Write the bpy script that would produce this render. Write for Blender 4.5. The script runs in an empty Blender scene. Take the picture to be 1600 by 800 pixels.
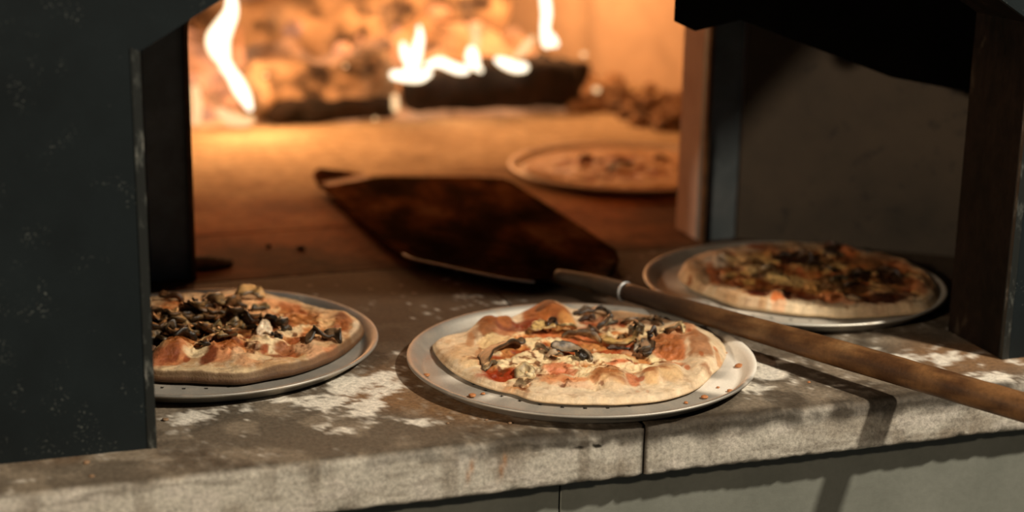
import bpy, bmesh, math, random
import numpy as np
from mathutils import Vector, Matrix
random.seed(7); np.random.seed(7)
scene = bpy.context.scene
COL = scene.collection

# ------------------------------------------------------------------ camera
# world: counter top is z = 0, its front edge runs along x at y = 0, y goes into the oven
FPX = 2600.0
PITCH, ROLL, YAW = math.atan(713 / FPX), math.radians(1.0), math.radians(19.0)
CAM = np.array([-0.42106869, -1.21473186, 0.51])
FH = np.array([math.sin(YAW), math.cos(YAW), 0.0])
R0 = np.array([math.cos(YAW), -math.sin(YAW), 0.0])
FW = FH * math.cos(PITCH) + np.array([0, 0, -math.sin(PITCH)])
U0 = np.cross(R0, FW)
RT = R0 * math.cos(ROLL) + U0 * math.sin(ROLL)
UP = -R0 * math.sin(ROLL) + U0 * math.cos(ROLL)
cd = bpy.data.cameras.new('camera'); cam = bpy.data.objects.new('camera', cd); COL.objects.link(cam)
cd.sensor_width = 36; cd.lens = FPX / 1600 * 36; cd.clip_start = 0.05
cam.matrix_world = Matrix(((RT[0], UP[0], -FW[0], CAM[0]), (RT[1], UP[1], -FW[1], CAM[1]),
                           (RT[2], UP[2], -FW[2], CAM[2]), (0, 0, 0, 1)))
cd.dof.use_dof = True; cd.dof.focus_distance = 1.475; cd.dof.aperture_fstop = (cd.lens / 1000) / 0.022
scene.camera = cam

# ------------------------------------------------------------------ world, lamps, exposure
w = bpy.data.worlds.new('world'); scene.world = w; w.use_nodes = True
w.node_tree.nodes['Background'].inputs[0].default_value = (0.62, 0.80, 1.0, 1)
w.node_tree.nodes['Background'].inputs[1].default_value = 0.025

def aim(o, target):
    o.rotation_euler = (Vector(target) - o.location).to_track_quat('-Z', 'Y').to_euler()
def area(name, loc, target, size, energy, color):
    l = bpy.data.lights.new(name, 'AREA'); l.shape = 'DISK'; l.size = size; l.energy = energy; l.color = color
    o = bpy.data.objects.new(name, l); o.location = loc; COL.objects.link(o); aim(o, target); return o
def point(name, loc, radius, energy, color):
    l = bpy.data.lights.new(name, 'POINT'); l.shadow_soft_size = radius; l.energy = energy; l.color = color
    o = bpy.data.objects.new(name, l); o.location = loc; COL.objects.link(o); return o
# kitchen ceiling lamp to the right of the camera, low lamp to the left
area('kitchen_lamp', (1.30, -1.08, 1.84), (0.2, 0.1, 0), 0.12, 82, (1.0, 0.88, 0.71))
area('side_lamp', (-2.20, -1.30, 0.98), (0.3, 0.4, 0.0), 0.12, 42, (1.0, 0.80, 0.58))
# light of the fire
FIRE = (1.0, 0.46, 0.18)
point('fire_glow_left', (0.00, 1.33, 0.16), 0.06, 5.0, FIRE)
point('fire_glow_middle', (0.33, 1.50, 0.22), 0.06, 4.1, FIRE)
point('fire_glow_right', (0.56, 1.55, 0.22), 0.06, 4.1, FIRE)
vs = scene.view_settings; vs.view_transform = 'Standard'; vs.look = 'None'; vs.gamma = 1; vs.exposure = 0.0
try: vs.use_curve_mapping = False
except Exception: pass
scene.cycles.sample_clamp_indirect = 6

# ------------------------------------------------------------------ placing helpers
def ray(px, py):
    d = FW * FPX + RT * (px - 800) - UP * (py - 400); return d / np.linalg.norm(d)
def on_z(px, py, z=0.0):
    d = ray(px, py); return CAM + d * ((z - CAM[2]) / d[2])
def on_y(px, py, y):
    d = ray(px, py); return CAM + d * ((y - CAM[1]) / d[1])

# ------------------------------------------------------------------ noise (numpy)
def _hash(i, j, k, s):
    n = (i * 374761393 + j * 668265263 + k * 2147483647 + s * 974634777) & 0xffffffff
    n = ((n ^ (n >> 13)) * 1274126177) & 0xffffffff
    return ((n ^ (n >> 16)) & 0xffff) / 65535.0
def vnoise(P, s=0):
    I = np.floor(P).astype(np.int64); F = P - I; F = F * F * (3 - 2 * F); r = 0
    for a in (0, 1):
        for b in (0, 1):
            for c in (0, 1):
                wgt = (F[:, 0] if a else 1 - F[:, 0]) * (F[:, 1] if b else 1 - F[:, 1]) * (F[:, 2] if c else 1 - F[:, 2])
                r = r + wgt * _hash(I[:, 0] + a, I[:, 1] + b, I[:, 2] + c, s)
    return r
def fbm(P, scale, oct=4, s=0):
    r = 0; amp = 0.5; P = np.asarray(P, float) * scale; tot = 0
    for o in range(oct):
        r = r + amp * vnoise(P + 17.3 * o, s + o); tot += amp; amp *= .5; P = P * 2.03
    return r / tot            # 0..1, mean .5
def sstep(a, b, x):
    t = np.clip((x - a) / (b - a), 0, 1); return t * t * (3 - 2 * t)
def mixc(c, k, m):
    return c * (1 - m[:, None]) + np.array(k, float)[None, :] * m[:, None]

# ------------------------------------------------------------------ mesh helpers
def tag(o, label=None, cat=None, group=None, kind=None):
    if label: o['label'] = label
    if cat: o['category'] = cat
    if group: o['group'] = group
    if kind: o['kind'] = kind
    return o
def empty(name, loc=(0, 0, 0), rz=0):
    o = bpy.data.objects.new(name, None); o.empty_display_size = 0.05
    o.location = loc; o.rotation_euler = (0, 0, rz); COL.objects.link(o); return o
def mesh_obj(name, V, F, mat, parent=None, colors=None, smooth=True, origin=None):
    V = np.asarray(V, float)
    if origin is not None: V = V - np.array(origin, float)
    me = bpy.data.meshes.new(name); me.from_pydata(V.tolist(), [], F)
    if smooth: me.polygons.foreach_set('use_smooth', [True] * len(me.polygons))
    if colors is not None:
        at = me.color_attributes.new('Col', 'FLOAT_COLOR', 'POINT')
        C = np.ones((len(V), 4)); C[:, :colors.shape[1]] = colors
        at.data.foreach_set('color', C.ravel())
    me.materials.append(mat); me.update()
    o = bpy.data.objects.new(name, me); COL.objects.link(o)
    if origin is not None and parent is None: o.location = origin
    if parent is not None:
        o.parent = parent
        if origin is not None: o.location = origin
    return o
def local(parent, V):           # world points to the parent's own frame (parents here carry no rotation)
    return np.asarray(V, float) - np.array(parent.location)
def grid_faces(n, m, closed_m=False):
    f = []
    for i in range(n - 1):
        for j in range(m - (0 if closed_m else 1)):
            j2 = (j + 1) % m
            f.append((i * m + j, i * m + j2, (i + 1) * m + j2, (i + 1) * m + j))
    return f
def box_vf(x0, x1, y0, y1, z0, z1):
    V = [(x0, y0, z0), (x1, y0, z0), (x1, y1, z0), (x0, y1, z0), (x0, y0, z1), (x1, y0, z1), (x1, y1, z1), (x0, y1, z1)]
    return V, [(0, 3, 2, 1), (4, 5, 6, 7), (0, 1, 5, 4), (1, 2, 6, 5), (2, 3, 7, 6), (3, 0, 4, 7)]
def bevel_box(name, x0, x1, y0, y1, z0, z1, mat, parent=None, b=0.002, seg=2, skew=None):
    bm = bmesh.new(); V, F = box_vf(x0, x1, y0, y1, z0, z1)
    vs_ = [bm.verts.new(v) for v in V]
    for f in F: bm.faces.new([vs_[i] for i in f])
    bmesh.ops.bevel(bm, geom=bm.edges[:], offset=b, segments=seg, affect='EDGES', profile=.5)
    me = bpy.data.meshes.new(name); bm.to_mesh(me); bm.free(); me.materials.append(mat)
    o = bpy.data.objects.new(name, me); COL.objects.link(o); o.parent = parent; return o
def prism(name, poly, axis_vec, mat, parent=None, b=0.0, origin=(0, 0, 0)):
    """poly: world points of one cap, pushed along axis_vec"""
    bm = bmesh.new(); a = [bm.verts.new(p) for p in poly]; c = [bm.verts.new(tuple(np.array(p) + axis_vec)) for p in poly]
    n = len(a); bm.faces.new(a); bm.faces.new(c[::-1])
    for i in range(n): bm.faces.new((a[(i + 1) % n], a[i], c[i], c[(i + 1) % n]))
    bmesh.ops.recalc_face_normals(bm, faces=bm.faces)
    if b: bmesh.ops.bevel(bm, geom=bm.edges[:], offset=b, segments=2, affect='EDGES')
    bmesh.ops.translate(bm, verts=bm.verts, vec=tuple(-np.array(origin)))
    me = bpy.data.meshes.new(name); bm.to_mesh(me); bm.free(); me.materials.append(mat)
    o = bpy.data.objects.new(name, me); COL.objects.link(o); o.parent = parent; return o
def catmull(P, n):
    P = np.array(P, float); P = np.vstack([2 * P[0] - P[1], P, 2 * P[-1] - P[-2]]); out = []
    for i in range(1, len(P) - 2):
        for t in np.linspace(0, 1, n, endpoint=False):
            a, b, c, d = P[i - 1], P[i], P[i + 1], P[i + 2]
            out.append(.5 * ((2 * b) + (-a + c) * t + (2 * a - 5 * b + 4 * c - d) * t * t + (-a + 3 * b - 3 * c + d) * t ** 3))
    out.append(P[-2]); return np.array(out)
def tube_vf(path, rad, seg=16, flat=1.0, upv=(0, 0, 1), wob=0.0, s=0):
    """closed tube with a radius per point; flat scales the section along upv"""
    path = np.array(path, float); n = len(path); rad = np.array(rad, float); T = np.gradient(path, axis=0)
    T /= np.linalg.norm(T, axis=1)[:, None]; V = []
    upv = np.array(upv, float)
    for i in range(n):
        sd = np.cross(T[i], upv); sd /= (np.linalg.norm(sd) + 1e-9); u = np.cross(sd, T[i])
        for j in range(seg):
            a = 2 * math.pi * j / seg
            V.append(path[i] + rad[i] * (math.cos(a) * sd + flat * math.sin(a) * u))
    V = np.array(V)
    if wob:
        nn = (fbm(V, 1 / (rad.mean() * 1.6), 3, s) - .5) * 2 * wob * rad.mean()
        c = np.repeat(path, seg, 0); d = V - c; d /= (np.linalg.norm(d, axis=1)[:, None] + 1e-9); V = V + d * nn[:, None]
    F = grid_faces(n, seg, True); F.append(tuple(range(seg))[::-1]); F.append(tuple((n - 1) * seg + j for j in range(seg)))
    return V, F

# ------------------------------------------------------------------ materials
def new_mat(name):
    m = bpy.data.materials.new(name); m.use_nodes = True; nt = m.node_tree; b = nt.nodes['Principled BSDF']; return m, nt, b
def N(nt, t, **kw):
    n = nt.nodes.new(t)
    for k, v in kw.items():
        if k in n.inputs: n.inputs[k].default_value = v
        else: setattr(n, k, v)
    return n
def noise_node(nt, scale, detail=6, rough=.6, src='Object', stretch=None):
    tc = N(nt, 'ShaderNodeTexCoord'); n = N(nt, 'ShaderNodeTexNoise'); n.inputs['Scale'].default_value = scale
    n.inputs['Detail'].default_value = detail; n.inputs['Roughness'].default_value = rough
    if stretch:
        mp = N(nt, 'ShaderNodeMapping'); mp.inputs['Scale'].default_value = stretch
        nt.links.new(tc.outputs[src], mp.inputs[0]); nt.links.new(mp.outputs[0], n.inputs['Vector'])
    else: nt.links.new(tc.outputs[src], n.inputs['Vector'])
    return n
def ramp(nt, fac, stops):
    r = N(nt, 'ShaderNodeValToRGB'); el = r.color_ramp.elements
    el[0].position, el[0].color = stops[0][0], (*stops[0][1], 1)
    el[1].position, el[1].color = stops[-1][0], (*stops[-1][1], 1)
    for p, c in stops[1:-1]:
        e = el.new(p); e.color = (*c, 1)
    nt.links.new(fac, r.inputs[0]); return r
def mixrgb(nt, a, b, fac, mode='MIX'):
    m = N(nt, 'ShaderNodeMix', data_type='RGBA', blend_type=mode)
    for sock, v in ((m.inputs[6], a), (m.inputs[7], b)):
        if isinstance(v, tuple): sock.default_value = (*v, 1)
        else: nt.links.new(v, sock)
    if isinstance(fac, (int, float)): m.inputs[0].default_value = fac
    else: nt.links.new(fac, m.inputs[0])
    return m.outputs[2]
def bump(nt, b, height, strength=.3, dist=.002):
    bp = N(nt, 'ShaderNodeBump'); bp.inputs['Strength'].default_value = strength; bp.inputs['Distance'].default_value = dist
    nt.links.new(height, bp.inputs['Height']); nt.links.new(bp.outputs[0], b.inputs['Normal'])
def simple(name, stops, scale, rough=.7, metal=0, detail=8, bs=.3, bd=.002, stretch=None, fine=None, spec=None, coat=0):
    m, nt, b = new_mat(name); n = noise_node(nt, scale, detail, .62, stretch=stretch)
    r = ramp(nt, n.outputs[0], stops); out = r.outputs[0]
    if fine:
        n2 = noise_node(nt, fine[0], 8, .7, stretch=stretch)
        r2 = ramp(nt, n2.outputs[0], fine[1]); out = mixrgb(nt, out, r2.outputs[0], fine[2], fine[3])
        bump(nt, b, n2.outputs[0], bs, bd)
    else: bump(nt, b, n.outputs[0], bs, bd)
    nt.links.new(out, b.inputs['Base Color']); b.inputs['Roughness'].default_value = rough; b.inputs['Metallic'].default_value = metal
    if spec is not None: b.inputs['Specular IOR Level'].default_value = spec
    b.inputs['Coat Weight'].default_value = coat
    return m
def col_mat(name, fine_scale, lo, hi, rough=.6, bs=.4, bd=.002, metal=0, metal_alpha=False, gloss_alpha=False, spec=.5, sss=0):
    """colour painted per vertex, times fine grain"""
    m, nt, b = new_mat(name); a = N(nt, 'ShaderNodeAttribute', attribute_name='Col')
    n = noise_node(nt, fine_scale, 9, .7); r = ramp(nt, n.outputs[0], [(.3, (lo,) * 3), (.7, (hi,) * 3)])
    out = mixrgb(nt, a.outputs['Color'], r.outputs[0], 1.0, 'MULTIPLY'); nt.links.new(out, b.inputs['Base Color'])
    bump(nt, b, n.outputs[0], bs, bd); b.inputs['Roughness'].default_value = rough; b.inputs['Metallic'].default_value = metal
    b.inputs['Specular IOR Level'].default_value = spec
    if gloss_alpha:
        mr = N(nt, 'ShaderNodeMapRange'); mr.inputs[3].default_value = rough; mr.inputs[4].default_value = .22
        nt.links.new(a.outputs['Alpha'], mr.inputs[0]); nt.links.new(mr.outputs[0], b.inputs['Roughness'])
    if metal_alpha:
        nt.links.new(a.outputs['Alpha'], b.inputs['Metallic'])
    if sss:
        b.inputs['Subsurface Weight'].default_value = sss; b.inputs['Subsurface Radius'].default_value = (.004, .002, .001)
        b.inputs['Subsurface Scale'].default_value = 1.0
    return m
M = {}
M['stone'] = col_mat('floured_counter_stone', 240, .55, 1.42, rough=.78, bs=.5, bd=.0016, spec=.25)
M['brick'] = simple('oven_firebrick', [(.3, (.34, .25, .16)), (.5, (.50, .40, .28)), (.7, (.60, .50, .36))], 6, .9,
                    fine=(60, [(.35, (.55,) * 3), (.6, (1.05,) * 3)], .8, 'MULTIPLY'), bs=.4)
M['hearth'] = simple('hearth_firebrick_stained', [(.34, (.10, .048, .022)), (.5, (.20, .10, .048)), (.66, (.30, .165, .085))], 5, .85,
                     fine=(45, [(.35, (.5,) * 3), (.6, (1.1,) * 3)], .8, 'MULTIPLY'), bs=.4)
def floor_mat():
    m, nt, b = new_mat('oven_floor_brick'); n = noise_node(nt, 6, 8, .6, src='Object')
    g = N(nt, 'ShaderNodeNewGeometry'); sx = N(nt, 'ShaderNodeSeparateXYZ'); nt.links.new(g.outputs['Position'], sx.inputs[0])
    ns = N(nt, 'ShaderNodeTexNoise'); ns.inputs['Scale'].default_value = 5; ns.inputs['Detail'].default_value = 6; nt.links.new(g.outputs['Position'], ns.inputs['Vector'])
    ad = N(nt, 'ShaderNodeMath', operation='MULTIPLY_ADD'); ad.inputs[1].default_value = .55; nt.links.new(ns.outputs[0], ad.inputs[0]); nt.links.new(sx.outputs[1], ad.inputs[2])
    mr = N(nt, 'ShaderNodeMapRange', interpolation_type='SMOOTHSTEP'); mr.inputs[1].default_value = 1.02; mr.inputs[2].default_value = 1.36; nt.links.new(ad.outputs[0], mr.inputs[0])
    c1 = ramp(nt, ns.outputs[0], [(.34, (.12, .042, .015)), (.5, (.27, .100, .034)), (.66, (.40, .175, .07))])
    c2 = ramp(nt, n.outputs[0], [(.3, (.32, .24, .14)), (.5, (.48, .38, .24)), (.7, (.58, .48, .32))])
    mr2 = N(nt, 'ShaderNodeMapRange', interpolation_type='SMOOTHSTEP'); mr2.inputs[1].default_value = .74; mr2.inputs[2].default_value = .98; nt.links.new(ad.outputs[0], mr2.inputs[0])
    c1b = mixrgb(nt, (.055, .030, .015), c1.outputs[0], mr2.outputs[0])  # brick colour turns darker towards the mouth
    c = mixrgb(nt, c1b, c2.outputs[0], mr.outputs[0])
    n2 = noise_node(nt, 55, 8, .7); r2 = ramp(nt, n2.outputs[0], [(.35, (.6,) * 3), (.6, (1.06,) * 3)]); c = mixrgb(nt, c, r2.outputs[0], .8, 'MULTIPLY')
    nt.links.new(c, b.inputs['Base Color']); b.inputs['Roughness'].default_value = .9; b.inputs['Specular IOR Level'].default_value = .2; bump(nt, b, n2.outputs[0], .4, .002); return m
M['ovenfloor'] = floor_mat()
M['dome'] = simple('oven_dome_refractory', [(.3, (.38, .29, .21)), (.6, (.48, .38, .28))], 3, .95,
                   fine=(30, [(.35, (.8,) * 3), (.6, (1.05,) * 3)], .6, 'MULTIPLY'), bs=.25)
M['jamb'] = simple('mouth_jamb_pink_stone', [(.3, (.50, .34, .28)), (.7, (.66, .50, .42))], 14, .9, bs=.3)
def steel_dark():
    m, nt, b = new_mat('black_painted_steel')
    n = noise_node(nt, 7, 8, .6); r = ramp(nt, n.outputs[0], [(.3, (.0045, .007, .008)), (.7, (.010, .015, .017))])
    n2 = noise_node(nt, 38, 3, .5); r2 = ramp(nt, n2.outputs[0], [(.55, (0, 0, 0)), (.66, (1, 1, 1))])
    n3 = noise_node(nt, 420, 2, .5); r3 = ramp(nt, n3.outputs[0], [(.60, (0, 0, 0)), (.72, (1, 1, 1))])
    sp = mixrgb(nt, r2.outputs[0], r3.outputs[0], 1.0, 'MULTIPLY')
    out = mixrgb(nt, r.outputs[0], (.10, .11, .10), sp)
    nt.links.new(out, b.inputs['Base Color']); b.inputs['Roughness'].default_value = .55
    b.inputs['Specular IOR Level'].default_value = .2
    bump(nt, b, n3.outputs[0], .15, .0006); return m
M['steel'] = steel_dark()
def steel_edge():
    m, nt, b = new_mat('worn_steel_edge')
    n = noise_node(nt, 90, 8, .7, stretch=(1, 1, .35)); r = ramp(nt, n.outputs[0], [(.52, (.010, .012, .011)), (.60, (.05, .055, .05)), (.74, (.28, .27, .24))])
    nt.links.new(r.outputs[0], b.inputs['Base Color']); b.inputs['Roughness'].default_value = .5; bump(nt, b, n.outputs[0], .3, .001); return m
M['edge'] = steel_edge()
M['wing'] = simple('sooty_beige_steel', [(.3, (.022, .016, .009)), (.6, (.060, .042, .025))], 6, .7,
                   fine=(55, [(.33, (.15,) * 3), (.42, (1.0,) * 3)], .7, 'MULTIPLY'), bs=.15)
M['return'] = simple('brown_scuffed_steel', [(.35, (.004, .003, .002)), (.62, (.010, .006, .004)), (.8, (.06, .045, .03))], 30, .8, bs=.3, spec=.08,
                     stretch=(1, 1, .5), fine=(160, [(.4, (.6,) * 3), (.62, (1.3,) * 3)], .7, 'MULTIPLY'))
M['post'] = simple('blue_grey_steel_frame', [(.3, (.05, .065, .075)), (.55, (.13, .165, .19)), (.75, (.22, .25, .27))], 12, .6, bs=.2)
M['rust'] = simple('rusty_edge', [(.3, (.05, .022, .008)), (.7, (.16, .075, .025))], 50, .8)
M['paint'] = simple('grey_green_plaster', [(.3, (.155, .165, .14)), (.7, (.215, .225, .195))], 9, .6, bs=.15,
                    fine=(120, [(.30, (.8,) * 3), (.6, (1.03,) * 3)], .5, 'MULTIPLY'))
M['tray'] = col_mat('dull_aluminium', 500, .9, 1.08, rough=.55, bs=.15, bd=.0004, metal_alpha=True, spec=.3)
M['dough'] = col_mat('baked_dough_and_cheese', 260, .84, 1.14, rough=.6, bs=.8, bd=.0016, gloss_alpha=True, spec=.45, sss=.03)
M['mush'] = col_mat('glossy_cooked_mushroom', 500, .7, 1.35, rough=.30, bs=.6, bd=.001, spec=.6)
M['blade'] = simple('oiled_iron_blade', [(.34, (.009, .006, .003)), (.47, (.028, .016, .008)), (.56, (.075, .030, .011)), (.66, (.15, .080, .038))], 11, .8, metal=0, spec=0.0, bs=.2,
                    fine=(70, [(.3, (.5,) * 3), (.65, (1.2,) * 3)], .7, 'MULTIPLY'), stretch=(1, .6, 1))
M['bladeedge'] = simple('bare_iron_edge', [(.3, (.30, .32, .33)), (.7, (.55, .58, .6))], 40, .4, metal=.3)
M['handlewood'] = col_mat('worn_handle_wood', 240, .72, 1.25, rough=.5, bs=.3, bd=.001, spec=.35)
M['glarebevel'] = simple('fire_glare_bevel', [(.3, (.22, .12, .06)), (.7, (.42, .26, .14))], 40, .55)
M['ferrule'] = simple('dark_iron_socket', [(.3, (.018, .012, .008)), (.7, (.05, .034, .021))], 25, .6, metal=.1)
M['wood'] = simple('worn_handle_wood', [(.32, (.030, .012, .005)), (.5, (.095, .042, .014)), (.68, (.19, .098, .038))], 14, .55, bs=.25,
                   stretch=(.35, .35, .35), fine=(150, [(.35, (.6,) * 3), (.6, (1.1,) * 3)], .6, 'MULTIPLY'))
M['char'] = simple('charred_log', [(.4, (.008, .006, .005)), (.62, (.03, .018, .012)), (.8, (.12, .08, .05))], 22, .95, bs=.8, bd=.006)
def ember_mat(name, glow, ash, scale, strength, lo=.45, hi=.62):
    m, nt, b = new_mat(name); n = noise_node(nt, scale, 6, .6)
    r = ramp(nt, n.outputs[0], [(.38, (.02, .012, .008)), (.53, ash), (.75, tuple(min(1, c * 1.4) for c in ash))])
    nt.links.new(r.outputs[0], b.inputs['Base Color']); b.inputs['Roughness'].default_value = .95
    n2 = noise_node(nt, scale * .8, 4, .6); r2 = ramp(nt, n2.outputs[0], [(lo, (0, 0, 0)), (hi, glow)])
    nt.links.new(r2.outputs[0], b.inputs['Emission Color']); b.inputs['Emission Strength'].default_value = strength
    bump(nt, b, n.outputs[0], .8, .006); return m
M['ashlog'] = ember_mat('burning_ash_covered_log', (1, .42, .15), (.34, .24, .15), 16, .35, .5, .72)
M['ember'] = ember_mat('glowing_ember', (1, .40, .20), (.35, .22, .14), 14, .75, .38, .6)
M['bed'] = ember_mat('ember_bed', (1, .45, .20), (.32, .21, .13), 11, .6, .4, .62)
M['coal'] = simple('dark_coal', [(.3, (.012, .008, .006)), (.7, (.08, .045, .028))], 40, .95, bs=.6)
M['rubble'] = simple('ash_rubble', [(.35, (.05, .03, .018)), (.5, (.22, .13, .07)), (.7, (.42, .29, .17))], 26, .95, bs=.6)
def flame_mat(name, col, s):
    m, nt, b = new_mat(name); e = N(nt, 'ShaderNodeEmission'); lw = N(nt, 'ShaderNodeLayerWeight'); lw.inputs[0].default_value = .35
    r = ramp(nt, lw.outputs['Facing'], [(.0, col), (.75, (1.0, .62, .25)), (1.0, (1.0, .34, .08))])
    nt.links.new(r.outputs[0], e.inputs[0]); e.inputs[1].default_value = s
    nt.links.new(e.outputs[0], nt.nodes['Material Output'].inputs[0]); return m
M['flame'] = flame_mat('white_hot_flame', (1.0, .95, .80), 2.4)
M['flame_dim'] = flame_mat('orange_flame', (1.0, .60, .30), 1.3)
M['spark'] = flame_mat('spark_glow', (1.0, .62, .33), 1.4)
M['black'] = simple('soot_black', [(.3, (.0015, .0014, .0013)), (.7, (.0035, .003, .0026))], 10, .95, spec=.0)
M['kfloor'] = simple('kitchen_floor_concrete', [(.3, (.06, .06, .055)), (.7, (.10, .10, .09))], 4, .8)

# ------------------------------------------------------------------ setting: below and around the counter
fl = mesh_obj('floor', *box_vf(-3, 3, -3, 3, -1.00, -.95), M['kfloor'], smooth=False); tag(fl, kind='structure')
cw = empty('wall_counter', (0, .02, -.95)); tag(cw, kind='structure')
for x0, x1 in ((-1.2, .0506), (.0520, 1.35)):
    bevel_box('wall_panel', x0, x1, 0, .06, 0, .95 - .0475, M['paint'], cw, b=.0006, seg=1)
bevel_box('filler_strip', .049, .0535, .004, .06, 0, .9, M['black'], cw, b=.0003, seg=1)

# ---- counter slabs: top, rounded edge, front face and chipped lower arris in one grid each
flour = [  # px, py, rx, ry, strength
    (545, 600, 55, 16, 1.0), (575, 640, 30, 26, .9), (505, 628, 60, 14, .8), (450, 622, 70, 10, .55), (600, 600, 40, 30, .6), (640, 660, 50, 10, .5),
    (265, 590, 28, 40, .75), (300, 650, 50, 16, .6), (380, 640, 50, 10, .5), (1196, 572, 34, 22, 1.0), (1170, 606, 30, 12, .7), (1230, 590, 40, 10, .5), (1270, 600, 40, 8, .35),
    (760, 468, 45, 12, .42), (720, 480, 16, 10, .35), (1420, 560, 150, 14, .75), (1540, 590, 90, 12, .8), (1330, 552, 60, 8, .7),
    (1500, 520, 60, 10, .4), (520, 668, 60, 8, .35)]
def slab(x0, x1, parent):
    dx = .0032; xs = np.linspace(x0, x1, int((x1 - x0) / dx) + 1)
    r = .006
    prof = [(.528, -.047), (.528, -.02), (.528, -.001), (.526, 0)]
    ys = list(np.arange(.52, .012, -.0045)); prof += [(y, 0) for y in ys]
    prof += [(r - r * math.sin(a), -r + r * math.cos(a)) for a in np.linspace(.0, math.pi / 2, 6)]
    prof += [(0, z) for z in np.linspace(-r - .0025, -.045, 15)] + [(.002, -.047), (.02, -.047), (.10, -.047), (.528, -.047)]
    prof = np.array(prof); nx, npf = len(xs), len(prof)
    P = np.zeros((npf, nx, 3)); P[:, :, 0] = xs[None]; P[:, :, 1] = prof[:, 0:1]; P[:, :, 2] = prof[:, 1:2]
    P = P.reshape(-1, 3)
    X, Y, Z = P.T
    face = (Y < .0005) & (Z < -.004); top = (Z > -.0005) & (Y > .004)
    Q = P.copy()
    edge = np.exp(-((Z + .047) / .005) ** 2) * (Y < .01)
    Q[:, 1] += edge * np.clip(fbm(P, 90, 4, 3) - .45, 0, 1) * .007          # chips along the lower arris
    Q[:, 2] += edge * np.clip(fbm(P, 110, 5, 5) - .45, 0, 1) * .004
    Q[:, 1] += (Y < .004) * (fbm(P, 35, 3, 9) - .5) * .0022
    tedge = np.exp(-((Y) / .008) ** 2) * (Z > -.012)
    Q[:, 2] -= tedge * np.clip(fbm(P, 40, 4, 12) - .5, 0, 1) * .012
    Q[:, 2] += top * (fbm(P, 60, 3, 14) - .5) * .0007
    j = np.exp(-((X - .12) / .0035) ** 2) * (Y < .03); Q[:, 1] += j * .0018 * (Z < -.002)
    # colours
    n1 = fbm(P, 9, 5, 21); n2 = fbm(P, 34, 5, 22); n3 = fbm(P * np.array([1, 1, 1]), 150, 4, 23)
    c = np.tile(np.array([.100, .079, .056]), (len(P), 1))
    c = mixc(c, (.055, .040, .026), sstep(.42, .60, n1)); c = mixc(c, (.20, .16, .115), sstep(.5, .66, n2) * .75)
    # darker and browner deeper in; the strip by the edge stays greyer
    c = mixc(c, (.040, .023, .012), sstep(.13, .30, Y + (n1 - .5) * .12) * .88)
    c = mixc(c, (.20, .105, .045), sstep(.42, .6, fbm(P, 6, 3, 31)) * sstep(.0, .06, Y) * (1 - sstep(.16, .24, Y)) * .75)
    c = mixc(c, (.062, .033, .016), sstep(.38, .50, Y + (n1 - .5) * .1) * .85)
    fm = np.zeros(len(P))
    for px, py, rx, ry, s in flour:
        q = on_z(px, py, 0); dd = P - q; u = dd @ R0; v = dd @ FH; dist = np.linalg.norm(q - CAM)
        ru = rx * dist / FPX; rv = ry * dist / FPX / (.51 / dist)
        fm = np.maximum(fm, s * np.exp(-((u / ru) ** 2 + (v / rv) ** 2)))
    G_ = np.c_[P @ (R0 * .6 + FH * .8), P @ (FH * .6 - R0 * .8) * 1.9, Z]
    nf = np.clip((fbm(G_, 55, 4, 44) * .5 + fbm(P, 210, 3, 45) * .3 + n2 * .2 - .28) / .44, 0, 1)
    fl_ = sstep(-.16, .16, nf - (1.0 - fm * 1.0)) * (top | (Y < .006))
    c = mixc(c, (.70, .65, .56), np.clip(fl_, 0, .9) * (Z > -.004))
    dust = sstep(.52, .75, n3) * sstep(.4, .6, n1) * .30 * top * (1 - sstep(.18, .30, Y))
    c = mixc(c, (.5, .45, .37), dust)
    # front face: pale with brown runs; stained band under the top arris
    fc = np.tile(np.array([.48, .45, .385]), (len(P), 1))
    fc = mixc(fc, (.24, .20, .15), sstep(.50, .72, fbm(P * [1, 1, 2.2], 22, 5, 51)) * .6)
    fc = mixc(fc, (.52, .48, .42), sstep(.55, .72, fbm(P * [1, 1, 2.5], 40, 5, 52)) * .8)
    runs = sstep(.60, .72, fbm(P * [1, 1, .06], 60, 3, 53)) * sstep(.4, .6, fbm(P, 12, 2, 54)); fc = mixc(fc, (.13, .095, .06), runs * .45)
    band = np.exp(-((Z + .003) / .0075) ** 2) * sstep(.35, .55, fbm(P * [1, 1, .4], 26, 4, 55) + sstep(-.3, .3, X) * .12)
    for q0, q1, rr in ((735, 735, 1), (786, 728, 1)):
        a = on_y(q0, q1, 0); k = np.exp(-(((X - a[0]) - (Z - a[2]) * .25) / .0018) ** 2 - ((Z - a[2]) / .010) ** 2); fc = mixc(fc, (.36, .14, .03), k * .8)
    fc = mixc(fc, (.03, .022, .014), np.clip(np.exp(-((X - .12) / .003) ** 2), 0, 1))
    m = ((Y < .012) & (Z < -.0001)).astype(float); m = m * np.clip(-Z / .004, 0, 1)
    c = c * (1 - m[:, None]) + fc * m[:, None]
    sc_ = fbm(P * [.5, 1, 6], 60, 4, 58); c = mixc(c, (.10, .075, .05), m * sstep(.60, .70, sc_) * .35)
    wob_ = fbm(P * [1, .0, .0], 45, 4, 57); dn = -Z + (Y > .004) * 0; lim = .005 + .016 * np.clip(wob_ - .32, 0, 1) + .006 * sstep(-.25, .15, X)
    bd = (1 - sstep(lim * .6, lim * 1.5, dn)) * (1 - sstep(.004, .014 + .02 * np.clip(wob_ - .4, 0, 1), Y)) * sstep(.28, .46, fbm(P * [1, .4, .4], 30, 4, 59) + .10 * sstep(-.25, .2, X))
    c = mixc(c, (.028, .020, .012), np.clip(bd * (.25 + .65 * sstep(-.2, .05, X)), 0, 1))
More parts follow.
